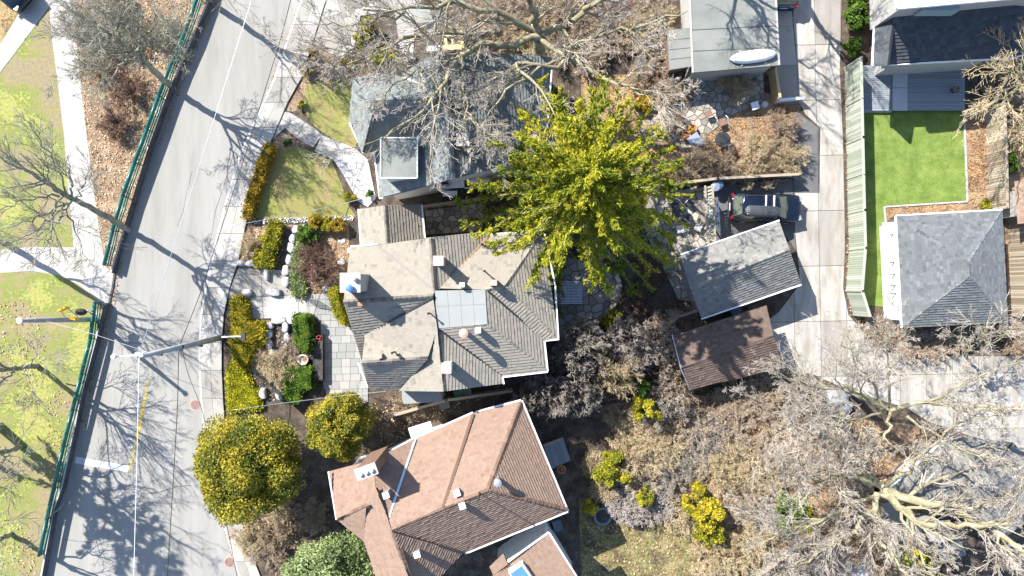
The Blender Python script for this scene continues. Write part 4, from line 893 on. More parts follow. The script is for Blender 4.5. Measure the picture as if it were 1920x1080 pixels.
# ---- leafy plants
def leaves_mesh(pts, size, tone=None, up=.35, elong=1.6, D=None):
    """a little quad at each point"""
    n = len(pts); N = rng.normal(size=(n, 3)); N[:, 2] = np.abs(N[:, 2])+up; N /= np.linalg.norm(N, axis=1, keepdims=True)
    a = rng.normal(size=(n, 3)); X = np.cross(N, a); X /= np.linalg.norm(X, axis=1, keepdims=True); Y = np.cross(N, X)
    if D is not None:
        Y = D+rng.normal(scale=.45, size=(n, 3)); Y /= np.linalg.norm(Y, axis=1, keepdims=True); X = np.cross(N, Y); X /= np.linalg.norm(X, axis=1, keepdims=True)+1e-9
    s = (size*rng.uniform(.6, 1.4, n))[:, None]; X = X*s*.5; Y = Y*s*.5*elong
    V = np.stack([pts-Y, pts+X*.8-Y*.1, pts+Y, pts-X*.8-Y*.1], 1).reshape(-1, 3)
    return V, np.arange(n*4).reshape(-1, 4), (np.clip(rng.normal(.5, .22, n), 0, 1) if tone is None else tone)
def leaf_obj(name, pts, size, mat, parent=None, tone=None, up=.35, elong=1.6, D=None):
    V, Fq, t = leaves_mesh(pts, size, tone, up, elong, D); me = quads_mesh(name, V, 4, len(Fq), Fq, t); return link(name, me, mat, parent)
def lumpy(n, r, h, z0, lumps=26, fill=.35):
    """points clustered on lobes of an uneven dome"""
    c = rng.normal(size=(lumps, 3)); c /= np.linalg.norm(c, axis=1, keepdims=True); c[:, 2] = c[:, 2]*.7+.15
    c *= rng.uniform(.45, .92, lumps)[:, None]; lr = rng.uniform(.13, .40, lumps)
    i = rng.integers(0, lumps, n); d = rng.normal(size=(n, 3)); d /= np.linalg.norm(d, axis=1, keepdims=True); d[:, 2] = np.where(d[:, 2] < -.3, -d[:, 2], d[:, 2])
    p = c[i]+d*lr[i, None]*rng.uniform(1-fill, 1.08, n)[:, None]
    tone = np.clip(np.where(rng.uniform(size=n) < .3, rng.normal(.24, .13, n), rng.normal(.62, .17, n))+rng.normal(0, .15, lumps)[i]+.2*np.sin(p[:, 0]*7+2*np.sin(p[:, 1]*6))-.05, 0, 1)
    p[:, :2] *= r; p[:, 2] = z0+(p[:, 2]+.75)/1.6*h
    return p, tone
def bush(name, px, py, r, h, n, mat, label, cat='shrub', size=.11, z0=.1, trunk=False, group=None, lumps=26, stemr=.05, z=0):
    t = thing(name, label, cat, P(px, py, z), group); c = P(px, py, z)
    p, tone = lumpy(n, r, h, z0, lumps); p += np.array(c)
    leaf_obj('crown' if trunk else 'foliage', p, size, mat, t, tone, up=.7)
    st = MB()
    if trunk: st.tube([c, c+Vector((0, 0, z0+h*.5))], [.2, .1], 8)
    tip = []
    for k in range(14 if trunk else 8):
        a = random.uniform(0, 6.28); q = random.uniform(.3, .8)*r; b0 = c+Vector((0, 0, (z0+h*random.uniform(.05, .3)) if trunk else 0))
        st.tube([b0, c+Vector((math.cos(a)*q, math.sin(a)*q, z0+h*random.uniform(.4, .8)))], [stemr, stemr*.4], 5)
    st.build('trunk' if trunk else 'stems', M['greybark'], t)
    return t
bush('golden_cedar', 516, 838, 3.0, 6.2, 120000, M['cedar'], 'largest golden green round tree, overhanging the pavement at the bottom', 'tree', .095, 1.0, True, lumps=170)
bush('golden_cedar', 664, 776, 1.9, 5.2, 56000, M['cedar'], 'smaller golden green tree between the patio and the brown house', 'tree', .09, .8, True, lumps=100)
bush('pale_pine', 650, 1035, 2.7, 5.2, 44000, M['palegreen'], 'pale grey green soft crowned tree at the bottom by the brown house', 'tree', .10, .8, True, lumps=90)
# offstage pine whose shade falls on the road
# (the shading pine is built below)
# ---- the great yellow green conifer
def conifer(px, py, ht, rad, label, nb=150, zb=2.0, dens=1.0):
    t = thing('great_conifer', label, 'tree', P(px, py, 0)); c = np.array(P(px, py, 0))
    tubes_obj('trunk', [((c+np.stack([np.zeros(8), np.zeros(8), np.linspace(0, ht, 8)], 1))[None], np.linspace(.34, .03, 8)[None], 9)], M['greybark'], t)
    Pb, Rb = [], []
    for k in range(nb):
        f = (k+.5)/nb; z = zb+(ht-zb)*(f**.9); L = rad*(1-f)**.62*random.choice((.62, .8, 1, 1.08))*random.uniform(.92, 1.05)+.25; a = k*2.399+random.uniform(-.35, .35)
        el = .05+.75*f+random.uniform(-.1, .12); ts = np.linspace(0, 1, 9); drop = -.30*L*(1-f)*ts**1.6
        wob = np.cumsum(rng.normal(scale=.012*L, size=9)); wob[0] = 0
        x = ts*L; q = np.stack([math.cos(a)*x-math.sin(a)*wob, math.sin(a)*x+math.cos(a)*wob, z+math.sin(el)*x*.75+drop], 1)
        Pb.append(c+q); Rb.append(np.linspace(.07*(1-f)+.02, .012, 9))
    Pb = np.array(Pb); Rb = np.array(Rb); A, B = spawn(Pb, Rb, 20, 4, .145, 44, t0=.12, t1=1, rf=.4, rend=.5, up=-.12, wig=.14, minr=.008)
    A2, B2 = spawn(A, B, 3, 3, .55, 42, t0=.25, rf=.7, rend=.6, up=-.05, wig=.15, minr=.007)
    tubes_obj('branches', [(Pb, Rb, 5), (A, B, 3)], M['greybark'], t)
    # needles: tufts along every side shoot, and along outer part of branches
    def along_pts(Pn, m, jit, t0=.1):
        N, Sg, _ = Pn.shape; idx = np.repeat(np.arange(N), m); f = rng.uniform(t0, 1, N*m)*(Sg-1); i = np.minimum(f.astype(int), Sg-2); w = (f-i)[:, None]
        d_ = Pn[idx, i+1]-Pn[idx, i]; return Pn[idx, i]*(1-w)+Pn[idx, i+1]*w+rng.normal(scale=jit, size=(N*m, 3)), idx, d_/(np.linalg.norm(d_, axis=1, keepdims=True)+1e-9)
    p1, i1, d1 = along_pts(A, int(24*dens), .035); p2, i2, d2 = along_pts(A2, int(10*dens), .04); p3, i3, d3 = along_pts(Pb, int(330*dens), .09, .15)
    bt = rng.normal(0, .13, len(Pb)); at_ = bt[np.repeat(np.arange(len(Pb)), 20)]; a2t = at_[np.repeat(np.arange(len(A)), 3)]
    pts = np.concatenate([p1, p2, p3]); tn = np.concatenate([at_[i1], a2t[i2], bt[i3]])+rng.normal(.5, .2, len(pts))
    leaf_obj('crown', pts, .065, M['spruce'], t, np.clip(tn, 0, 1), up=.5, elong=3.2, D=np.concatenate([d1, d2, d3]))
    return t
conifer(1060, 390, 15.2, 7.4, 'great yellow green conifer with radiating branches between the houses and the car')
conifer(0, 800, 13.5, 3.6, 'dark evergreen standing just beyond the left edge, shading the lower road', 52, 4.6, .5)
# ---- hedges and ground plants from footprints
def hedge(name, pts, h, n, mat, label, cat='hedge', size=.09, group=None, rough=.3, core='box'):
    poly = G(pts); t = thing(name, label, cat, P(*pts[0]), group)
    n = int(n*1.5); A = abs(area(poly)); nt_ = int(n*.7); p = rand_in(poly, nt_); ph = rng.uniform(0, 6, 2)
    hz = h*(1+rough*(np.sin(p[:, 0]*3.1+ph[0])+np.sin(p[:, 1]*2.7+ph[1]))*.5)
    top = np.column_stack([p+rng.normal(scale=.03, size=p.shape), hz-np.abs(rng.normal(0, .07, len(p)))])
    per = []; L = [math.dist(poly[i], poly[(i+1) % len(poly)]) for i in range(len(poly))]; tot = sum(L)
    for i in range(len(poly)):
        m = int((n-nt_)*L[i]/tot); a = np.array(poly[i]); b = np.array(poly[(i+1) % len(poly)]); w = rng.uniform(0, 1, (m, 1)); q = a*(1-w)+b*w+rng.normal(scale=.11, size=(m, 2)); per.append(np.column_stack([q, rng.uniform(.03, h, m)]))
    pts3 = np.concatenate([top]+per); leaf_obj('foliage', pts3, size, mat, t, np.clip(np.where(rng.uniform(size=len(pts3)) < .35, .15, .62)+rng.normal(0, .15, len(pts3))+.22*np.sin(pts3[:, 0]*4+np.sin(pts3[:, 1]*5)*2), 0, 1))
    cx, cy = np.mean(poly, 0); mb = MB(); mb.prism([(cx+(x-cx)*.85, cy+(y-cy)*.85) for x, y in poly], 0, h*.55); mb.build('stems', mat, t)
    return t
def strip_poly(line, w):
    out1, out2 = [], []
    for i, p in enumerate(line):
        a = line[max(0, i-1)]; b = line[min(len(line)-1, i+1)]; d = math.dist(a, b); nx, ny = -(b[1]-a[1])/d, (b[0]-a[0])/d
        ww = w*random.uniform(.85, 1.15); out1.append((p[0]+nx*ww/2, p[1]+ny*ww/2)); out2.append((p[0]-nx*ww/2, p[1]-ny*ww/2))
    return out1+out2[::-1]
hedge('hedge', strip_poly([(512, 276), (500, 305), (486, 345), (476, 380), (468, 410)], 15), .7, 5200, M['orange'], 'thin orange green hedge between the front lawn and the pavement')
hedge('hedge', strip_poly([(522, 418), (516, 445), (511, 470), (506, 500)], 19), .8, 5200, M['yewy'], 'narrow yellow green hedge beside the dark mulch strip')
hedge('hedge', [(560, 592), (586, 592), (588, 620), (588, 655), (578, 655), (564, 640)], 1.1, 6500, M['box'], 'clipped rectangular green hedge beside the long black planter')
hedge('hedge', [(584, 428), (600, 430), (596, 446), (572, 470), (568, 520), (576, 545), (572, 556), (553, 552), (550, 505), (556, 470), (566, 450), (572, 430)], .5, 6000, M['palegreen'], 'soft straw and green border plants behind the white boulders')
hedge('hedge', [(444, 560), (456, 556), (470, 575), (470, 605), (498, 606), (500, 640), (480, 650), (470, 690), (448, 680), (440, 640), (444, 610)], .75, 12000, M['gold'], 'bright golden hedge at the lamp arm beside the pavement')
hedge('ground_cover', [(434, 685), (452, 690), (470, 715), (486, 745), (490, 762), (434, 768), (431, 720)], .35, 9000, M['lime'], 'lime yellow ground cover filling the bed above the golden tree')
hedge('hedge', [(545, 690), (590, 688), (592, 722), (566, 724), (566, 750), (542, 748)], .9, 6500, M['box'], 'L shaped dark green hedge below the white urn')
hedge('climber', [(626, 545), (640, 540), (652, 590), (656, 606), (646, 602), (632, 580)], 1.2, 4200, M['yewy'], 'green climbing plants against the front wall of the grey house', 'climbing plants')
bush('gold_shrub', 596, 418, .55, .9, 2600, M['orange'], 'left orange shrub of the row on the garden boundary', size=.1)
bush('gold_shrub', 616, 420, .5, .85, 2200, M['yewy'], 'middle yellow green shrub of the row on the garden boundary', size=.1)
bush('gold_shrub', 636, 425, .5, .8, 2200, M['orange'], 'right orange shrub of the row on the garden boundary', size=.1)
bush('round_bush', 582, 440, .62, 1.15, 4200, M['box'], 'fresh green rounded bush above the purple bare shrub', size=.1)
bush('round_bush', 566, 198, .26, .4, 900, M['yewy'], 'small round green bush on the leafy bank of the north lawn', size=.08, lumps=12)
bush('round_bush', 543, 270, .3, .45, 1000, M['box'], 'small green bush between the entrance walk and the front lawn', size=.08, lumps=12)
bush('box_bush', 657, 371, .42, .6, 2000, M['yewy'], 'clipped green bush at the end of the flagstone path', size=.08, lumps=18)
bush('box_bush', 697, 366, .3, .6, 900, M['box'], 'small dark green bush at the corner of the white wall', size=.08, lumps=12)
bush('yellow_bush', 505, 452, .5, .5, 1600, M['gold'], 'upper yellow flowering plant left of the narrow hedge', size=.1)
bush('yellow_bush', 492, 478, .5, .5, 1600, M['gold'], 'lower yellow flowering plant left of the narrow hedge', size=.1)
bush('yellow_bush', 484, 490, .5, .35, 1200, M['lime'], 'yellow plant above the two pale boulders', size=.1)
bush('yellow_bush', 692, 58, .55, 1.2, 2400, M['gold'], 'tall yellow shrub beside the top driveway', size=.12)
bush('yellow_bush', 682, 85, .6, 1.0, 2400, M['yewy'], 'yellow green shrub below the tall yellow one by the driveway', size=.12)
bush('round_bush', 735, 115, .9, 1.0, 3600, M['yewy'], 'broad green bush at the north corner of the blue grey house', size=.12)
bush('round_bush', 706, 118, .6, .7, 1800, M['yewy'], 'green bush left of the broad one beside the blue grey roof', size=.12)
bush('orange_bush', 655, 120, .55, .5, 1500, M['orange'], 'low orange hedge plant along the pale kerb of the drive', size=.1)
bush('orange_bush', 590, 100, .35, .6, 1100, M['orange'], 'orange plant in the sharp corner between pavement and drive', size=.09)
bush('orange_bush', 577, 135, .4, .6, 1300, M['orange'], 'orange plant beside the pavement below the drive corner', size=.09)
bush('lane_bush', 1592, 45, .85, 1.7, 5200, M['box'], 'tall dark green bush between the lane and the charcoal house', size=.12)
bush('lane_bush', 1590, 95, .6, 1.2, 3200, M['box'], 'lower dark green bush at the end of the lane fence', size=.12)
bush('lane_bush', 1595, 8, .8, 1.5, 4200, M['box'], 'dark green bush at the top edge right of the lane', size=.12)
bush('shrub_yew', 1197, 755, .95, 3.4, 5200, M['yewy'], 'round yellow green bush in the middle of the pale thicket', size=.11)
bush('shrub_yew', 1192, 716, .6, 3.0, 1800, M['box'], 'small green bush just above the round yellow green one', size=.1)
bush('shrub_yew', 1143, 866, 1.2, 2.6, 4800, M['yewy'], 'yellow green bush beside the orange straw grasses', size=.11)
bush('shrub_yew', 1202, 920, .65, 2.0, 1600, M['yewy'], 'small yellow green bush among pale shrubs near the lawn', size=.1)
bush('shrub_gold', 1300, 930, 1.3, 3.4, 5200, M['gold'], 'bright golden yellow shrub, the brightest plant of the thicket', size=.12)
bush('shrub_yew', 1318, 978, 1.2, 2.0, 2600, M['yewy'], 'green spreading bush below the bright golden shrub', size=.11)
bush('shrub_yew', 1458, 945, 1.2, 2.6, 3400, M['box'], 'green bush under the left twigs of the huge bare tree', size=.11)
bush('shrub_yew', 1490, 968, 1.0, 1.6, 2200, M['yewy'], 'pale green low bush beside the slatted crate', size=.11)
bush('shrub_gold', 1685, 1030, .7, .9, 1800, M['lime'], 'yellow flowering bush under the lower limb of the huge tree', size=.11)
bush('shrub_gold', 1735, 1050, .8, .8, 2000, M['yewy'], 'yellow green low bush at the bottom edge under the limbs', size=.11)
bush('potted_laurel', 1104, 944, .55, 1.7, 700, M['gold'], 'slender yellow leaved shrub beside the round grey planter', size=.14, lumps=14)
bush('shrub_yew', 1150, 590, .45, .6, 1600, M['yewy'], 'mossy green plant along the curved terrace wall', size=.1)
bush('shrub_yew', 1136, 602, .45, .5, 1400, M['yewy'], 'low green plant at the lower end of the curved terrace wall', size=.1)
bush('round_bush', 1875, 312, .7, 1.2, 2600, M['box'], 'green bush at the right fence above the pyramid roofed garage', size=.11)
bush('round_bush', 1842, 385, .4, .5, 900, M['yewy'], 'small lime bush in the leaf bed above the pyramid roof', size=.1)
bush('orange_bush', 1205, 200, .7, .6, 1800, M['orange'], 'clipped orange green hedge at the edge of the yard terrace', size=.1)
bush('corner_evergreen', 232, 8, .7, 1.0, 2000, M['orange'], 'rusty green bush at the top edge of the leaf bank', size=.1)
# ---- bare shrubs placed one by one
shrub('red', 605, 500, 1.7, 1.6, 'purple brown bare shrub in front of the grey house chimney')
shrub('red', 590, 470, 1.0, 1.0, 'reddish bare shrub under the round green bush')
shrub('tan', 530, 690, 1.55, 1.2, 'fluffy straw coloured shrub above the smaller golden tree')
shrub('grass', 497, 678, 1.2, 1.0, 'straw ornamental grass beside the lime ground cover', cat='ornamental grass', name='ornamental_grass')
shrub('pink', 548, 655, 1.0, .9, 'pinkish bare shrub left of the clipped rectangular hedge')
shrub('pale', 1080, 632, 1.9, 5.0, 'silvery bare shrub nearest the grey house corner')
shrub('dense', 1084, 655, 2.0, 5.6, 'dense silver grey shrub beside the white guttered corner')
shrub('dense', 1036, 722, 2.0, 5.4, 'silver grey bushy crown at the tip of the brown roof')
shrub('dense', 1078, 728, 1.8, 4.8, 'silver shrub right of the brown roof tip')
shrub('tan', 1142, 690, 2.0, 4.6, 'pinkish bare shrub between silver shrubs and the brown garage')
shrub('dense', 1172, 648, 2.1, 4.4, 'tall tan grey shrub below the garden boundary fence')
shrub('pink', 1232, 640, 2.1, 3.4, 'brown grey shrub at the left wall of the brown garage')
shrub('brown', 1262, 700, 2.1, 3.0, 'tangled shrub below the left corner of the brown garage')
shrub('pale', 1230, 745, 2.1, 2.8, 'whitish shrub right of the round yellow green bush')
shrub('pale', 982, 738, .9, 5.0, 'small bare bush at the very tip of the brown roof')
rows = [('pink', 1290, 790), ('tan', 1240, 820), ('tan', 1190, 860), ('pale', 1205, 890), ('pale', 1260, 880), ('tan', 1170, 800), ('brown', 1340, 770), ('tan', 1330, 840), ('pink', 1360, 800), ('pink', 1410, 760), ('brown', 1400, 850),
        ('pink', 1450, 820), ('tan', 1340, 885), ('dense', 1225, 935), ('dense', 1180, 935), ('brown', 1380, 920), ('tan', 1430, 900), ('pink', 1480, 870), ('tan', 1350, 970), ('tan', 1400, 1000), ('tan', 1330, 1040), ('tan', 1440, 1010),
        ('tan', 1390, 1050), ('brown', 1500, 1010), ('pale', 1540, 1040), ('brown', 1590, 1010), ('pale', 1480, 1060), ('brown', 1560, 960), ('pink', 1530, 830), ('pink', 1560, 880), ('brown', 1490, 790), ('brown', 1440, 720), ('brown', 1380, 735),
        ('pink', 1600, 830), ('brown', 1640, 1050), ('tan', 1280, 960), ('pale', 1300, 840), ('pale', 1490, 740), ('dense', 1250, 850), ('dense', 1320, 810), ('dense', 1430, 960), ('tan', 1385, 870), ('dense', 1550, 790)]
LM = [(1303, 935, 'bright golden shrub'), (1197, 758, 'round yellow green bush'), (1143, 868, 'bush by the straw grasses'), (1205, 925, 'small yellow green bush'), (1340, 690, 'brown garage'), (1462, 950, 'green bush under the huge tree'), (1575, 962, 'slatted crate'), (1560, 745, 'covered mound'), (1588, 878, 'trunk of the huge tree'), (1440, 1040, 'plank fence'), (1588, 728, 'trunk of the lane bend tree'), (1130, 960, 'round grey planter'), (1322, 985, 'green spreading bush')]
LY = [(1275, 397, 'patio table'), (1355, 262, 'round yard table'), (1275, 90, 'felt roofed shed'), (1431, 198, 'white stool'), (1192, 133, 'bright orange pot'), (1205, 200, 'clipped orange hedge'), (1304, 264, 'pale side table'), (1487, 300, 'painted lane shadow'), (1400, 338, 'board fence above the parked car'), (1066, 200, 'tip of the great conifer')]
TONES = dict(pale='whitish', dense='dense silver', pink='pinkish grey', tan='straw coloured', brown='brown', red='purple brown', grass='straw'); used_l = set()
def near_label(kd, x, y, lms, what, extra=''):
    for lx, ly, nm in sorted(lms, key=lambda l: math.dist((x, y), l[:2])):
        dx, dy = x-lx, y-ly; far = 'close ' if math.hypot(dx, dy) < 75 else ''
        rel = ('left of' if dx < 0 else 'right of') if abs(dx) > 1.6*abs(dy) else (('above' if dy < 0 else 'below') if abs(dy) > 1.6*abs(dx) else ('above and ' if dy < 0 else 'below and ')+('left of' if dx < 0 else 'right of'))
        l = '%s %s %s%s the %s' % (TONES[kd], what, far if len(nm.split()) < 6 else '', rel, nm); l = l.replace('and left of', 'left of').replace('and right of', 'right of') if len(l.split()) > 16 else l
        if l not in used_l: used_l.add(l); return l
    return l
for k, (kd, x, y) in enumerate(rows):
    shrub(kd, x, y, random.uniform(1.3, 2.1), random.uniform(1.0, 2.2), near_label(kd, x, y, LM, 'bare thicket shrub'), 'bare shrubs of the thicket')
shrub('grass', 1113, 868, 1.2, 1.9, 'left orange straw grass clump beside the yellow green bush', cat='ornamental grass', name='ornamental_grass')
shrub('grass', 1133, 912, 1.3, 1.9, 'lower orange straw grass clump above the round grey planter', cat='ornamental grass', name='ornamental_grass')
yard = [('brown', 1275, 140, 1.3), ('brown', 1250, 170, 1.4), ('tan', 1375, 165, 1.5), ('pink', 1220, 110, 1.6), ('brown', 1290, 320, 1.5), ('brown', 1350, 310, 1.4), ('tan', 1410, 290, 1.6), ('brown', 1460, 250, 1.6), ('tan', 1470, 300, 1.5), ('pink', 960, 25, 1.8), ('brown', 1030, 30, 1.8), ('pink', 900, 40, 1.6), ('tan', 1000, 70, 1.7), ('brown', 1060, 95, 1.7), ('brown', 940, 70, 1.4), ('pink', 1100, 110, 1.6), ('tan', 1190, 60, 1.6), ('pink', 1210, 20, 1.5), ('pink', 1080, 20, 1.6), ('tan', 1240, 40, 1.2), ('brown', 1310, 290, 1.2), ('pink', 1140, 80, 1.6), ('brown', 1090, 60, 1.6), ('red', 1150, 40, 1.6), ('brown', 1440, 330, 1.2), ('tan', 1390, 330, 1.1), ('pink', 1260, 235, 1.0), ('brown', 1200, 150, 1.2)]
for kd, x, y, r in yard: shrub(kd, x, y, r, r*.9, near_label(kd, x, y, LY, 'leafless yard shrub'), 'leafless shrubs of the north back yard')
for kd, x, y, r, lab in (('tan', 475, 1000, 1.5, 'bare spiky shrub beside the pavement at the bottom'), ('brown', 510, 1010, 1.7, 'dark twigged bare shrub left of the pale green tree'), ('tan', 530, 950, 1.2, 'dry shrub under the largest golden tree'), ('brown', 590, 960, 1.3, 'dry brown shrub between golden and pale green trees'),
                         ('red', 240, 165, 1.6, 'reddish brush on the leaf bank below the leaning tree'), ('red', 225, 235, 1.4, 'purple brush lower on the leaf bank'), ('brown', 190, 120, 1.6, 'grey brown brush beside the pale path'), ('pale', 170, 60, 2.0, 'grey thicket over the top of the pale path'), ('pale', 235, 55, 2.0, 'grey thicket on the bank at the top edge'), ('brown', 315, 70, 1.4, 'thin brown brush along the railing'),
                         ('tan', 470, 460, .9, 'dry plants in the bed beside the pavement'), ('tan', 480, 130, .01, 'x'), ('brown', 690, 100, .9, 'dry shrub in the bed beside the driveway'), ('pink', 612, 128, 1.0, 'thin grey brush on the bank above the north lawn'),
                         ('brown', 1640, 620, 1.4, 'bare shrub between the fence end and the pyramid garage'), ('pink', 1690, 640, 1.5, 'bare shrub below the left corner of the pyramid garage'), ('pink', 1740, 645, 1.4, 'bare shrub below the pyramid garage wall'), ('pink', 1780, 640, 1.2, 'bare shrub in the shade below the pyramid garage'),
                         ('brown', 1850, 175, 1.3, 'dark brush at the corner of the grey deck'), ('tan', 1895, 110, 1.8, 'tan brush right of the charcoal house'), ('tan', 1905, 270, 1.8, 'tan brush behind the right wooden fence'), ('brown', 1880, 220, 1.5, 'brown brush above the right wooden fence'), ('brown', 1905, 640, 1.5, 'brown brush right of the pyramid garage'),
                         ('red', 1190, 560, 1.3, 'purple bare plants in the dark bed beside the terrace'), ('red', 1220, 510, 1.3, 'red stemmed plants between the two terraces'), ('brown', 1280, 600, 1.5, 'bare bush at the left end of the grey garage'), ('brown', 770, 760, 1.2, 'dark brush in the narrow alley between grey and brown houses')):
    if r > .1: shrub(kd, x, y, r, r*.85, lab)
# ---- fallen leaves and debris (uncountable)
def leaf_scatter(name, polys, dens, size, mat, z=.02, excl=None):
    P_ = []
    for poly in polys:
        g = G(poly); n = int(abs(area(g))*dens); q = rand_in(g, n); P_.append(q)
    q = np.concatenate(P_); # clumping
    h = np.sin(q[:, 0]*1.3+2*np.sin(q[:, 1]*.7))*np.sin(q[:, 1]*1.7+1.5*np.sin(q[:, 0]*.9)); q = q[rng.uniform(-1, 1, len(q)) < h+.55]
    pts = np.column_stack([q, rng.uniform(z, z+.05, len(q))]); o = leaf_obj(name, pts, size, mat, up=1.6, elong=1.3); o['kind'] = 'stuff'; return o
BANK = [(142, -40), (142, 60), (152, 160), (165, 270), (178, 370), (186, 430), (198, 500)]+[(x-6, y) for x, y in WALL[9:0:-1]]
leaf_scatter('fallen_leaves', [BANK, BANK, [(-20, 560), (60, 570), (90, 640), (70, 740), (-20, 700)], [(90, 720), (135, 740), (115, 880), (80, 900)], [(0, 960), (60, 1000), (70, 1080), (0, 1100)]], 26, .11, M['leafpark'])
leaf_scatter('orange_fallen_leaves', [[(1090, 140), (1250, 140), (1300, 190), (1230, 210), (1260, 270), (1330, 250), (1430, 190), (1500, 190), (1505, 330), (1340, 342), (1240, 350), (1180, 300)], [(1813, 205), (1868, 200), (1878, 392), (1682, 402), (1664, 415), (1662, 390), (1815, 380)]], 70, .10, M['leaforange'], .03)
leaf_scatter('brown_fallen_leaves', [[(575, 420), (655, 420), (655, 545), (590, 550), (575, 470)], [(450, 425), (500, 425), (500, 500), (450, 495)], [(1120, 760), (1480, 760), (1700, 800), (1600, 1100), (1300, 1100), (1290, 990), (1120, 960), (1180, 870)], [(1040, 640), (1300, 580), (1260, 640), (1290, 740), (1100, 760)], [(700, 745), (1000, 725), (860, 760), (720, 850)], [(440, 960), (620, 930), (620, 1090), (520, 1100)], [(1090, 980), (1250, 980), (1420, 1040), (1440, 1100), (1090, 1100)], [(478, 600), (545, 600), (545, 750), (478, 750)]], 34, .11, M['leafbrown'], .03)
for nm, line in (('gutter_leaves', [(1584, 130), (1589, 270), (1592, 420), (1588, 540), (1598, 590), (1640, 630)]), ('kerb_leaves', [(566, 0), (541, 70), (518, 140), (500, 180)]), ('wall_leaves', [(226, 492), (219, 530), (212, 568), (198, 622), (184, 672), (168, 742), (154, 812)]), ('wall_leaves', [(408, 0), (374, 76), (342, 152), (298, 272)]), ('kerb_leaves', [(384, 820), (396, 890), (410, 940), (433, 1030), (452, 1085)])):
    leaf_scatter(nm, [strip_poly(line, 8)], 150, .08, M['leafbrown'], .06 if nm[0] == 'g' else .03)
# ---------------------------------------------------------------- railings, poles, wires
def railing(line, label, grp='green pipe railings along the park'):
    t = thing('pipe_railing', label, 'railing', P(*line[0], 0), grp)
    ln = [P(x+4, y, 0) for x, y in line]; z = 1.0
    pts = resample(ln, max(6, int(sum((b-a).length for a, b in zip(ln, ln[1:]))/2.0)))
    for i, p in enumerate(pts):
        MB().tube([p, (p[0], p[1], z)], .035, 7).build('post', M['green'], t)
    for i in range(len(pts)-1):
        MB().tube([pts[i]+np.array((0, 0, z)), pts[i+1]+np.array((0, 0, z))], .10, 8).build('top_rail', M['green'], t, smooth=True)
        for zz in (.3, .55, .8):
            MB().tube([pts[i]+np.array((0, 0, zz)), pts[i+1]+np.array((0, 0, zz))], .05, 6).build('rail', M['green'], t, smooth=True)
    return t
railing([(383, -60), (380, 0), (362, 55), (320, 150), (278, 270), (245, 357), (222, 435), (207, 498)], 'longer green pipe railing above the gap, beside the leaf bank')
railing([(190, 566), (192, 582), (186, 615), (152, 752), (137, 810), (108, 935), (88, 1032)], 'lower green pipe railing from the lamp pole to the bottom')
pa = thing('lamp_pole', 'leaning grey pole with black lamp and yellow plates at the park gap', 'utility pole', P(180, 599, 0))
MB().tube([P(180, 599, 0), P(110, 600, 3.6), P(38, 601, 7.0)], [.17, .15, .12], 12).build('shaft', M['pole'], pa, smooth=True)
MB().lathe(P(38, 601, 7.0), [(.13, 0), (.17, .02), (.17, .1), (.05, .14)], 14).build('pole_cap', M['white'], pa)
for a, b in (((178, 595, .6), (163, 582, 2.2)), ((180, 592, .8), (158, 581, 2.4))): MB().tube([P(*a), P(*b)], .04, 6).build('lamp_bracket', M['white'] if a[0] == 178 else M['black'], pa)
c = P(152, 585, 2.4); mb = MB(); mb.lathe((c.x, c.y, 2.3), [(.1, 0), (.28, .04), (.3, .12), (.16, .26), (.05, .3)], 14, sx=1.3, sy=.75); mb.build('lamp_head', M['black'], pa, smooth=True)
for a, b, z in (((112, 583), (126, 576), 3.2), ((129, 596), (145, 599), 2.6)):
    p, q_ = P(*a, z), P(*b, z); mb = MB(); mb.bar(p, q_, .1, .5); mb.build('yellow_plate', M['ysign'], pa)
for a, b in (((126, 577, 3.2), (146, 594, 2.0)), ((114, 582, 3.2), (124, 598, 2.4))): MB().tube([P(*a), P(*b)], .03, 5).build('plate_bracket', M['metal'], pa)
pb = thing('utility_pole', 'taller utility pole leaning over the road with crossarm and cables', 'utility pole', P(416, 635, 0))
top = P(268, 667, 9.6); bs = P(416, 633, 0)
MB().tube([bs, bs.lerp(top, .5), top], [.2, .17, .13], 12).build('shaft', M['pole'], pb, smooth=True)
MB().tube([P(272, 665, 9.4), P(216, 669, 9.6)], [.05, .04], 7).build('crossarm', M['white'], pb)
for x, y in ((268, 665), (216, 668), (260, 664)): MB().lathe(P(x, y, 9.65), [(.1, 0), (.13, .06), (.09, .2), (.11, .24)], 12).build('insulator', M['white'], pb)
MB().tube([P(416, 632, 1.2), P(440, 631, 1.5), P(455, 631, 1.5)], [.06, .05, .05], 7).build('sign_arm', M['white'], pb)
mb = MB(); c = P(456, 631, 1.5); mb.box(c, (.28, .5, .16)); mb.build('arm_lamp', M['trim'], pb)
for x, y, z in ((338, 651, 5.4), (340, 646, 5.6), (376, 644, 3.0), (300, 660, 7.4)): MB().box(P(x, y, z)+Vector((.0, -.12, 0)), (.22, .18, .2)).build('bracket', M['trim'], pb)
def wire(label, pts, r, mat, sag=0, grp='overhead cables'):
    A = resample([P(*p) for p in pts], 24); u = np.linspace(0, 1, 24); A[:, 2] -= sag*4*u*(1-u)
    o = MB().tube([Vector(p) for p in A], r, 5).build('overhead_cable', M[mat], smooth=True); return tag(o, label, 'cable', grp)
wire('bright white cable running up the road from the tall pole to the top edge', [(262, 662, 9.7), (368, 330, 9.5), (478, -20, 9.5)], .015, 'metal')
wire('bright white cable running down the road from the tall pole to the bottom edge', [(261, 665, 9.7), (257, 860, 9.4), (250, 1110, 9.4)], .018, 'white')
wire('thin pale cable linking the lamp pole to the tall utility pole', [(86, 602, 5.2), (180, 628, 6.5), (276, 660, 9.2)], .014, 'metal')
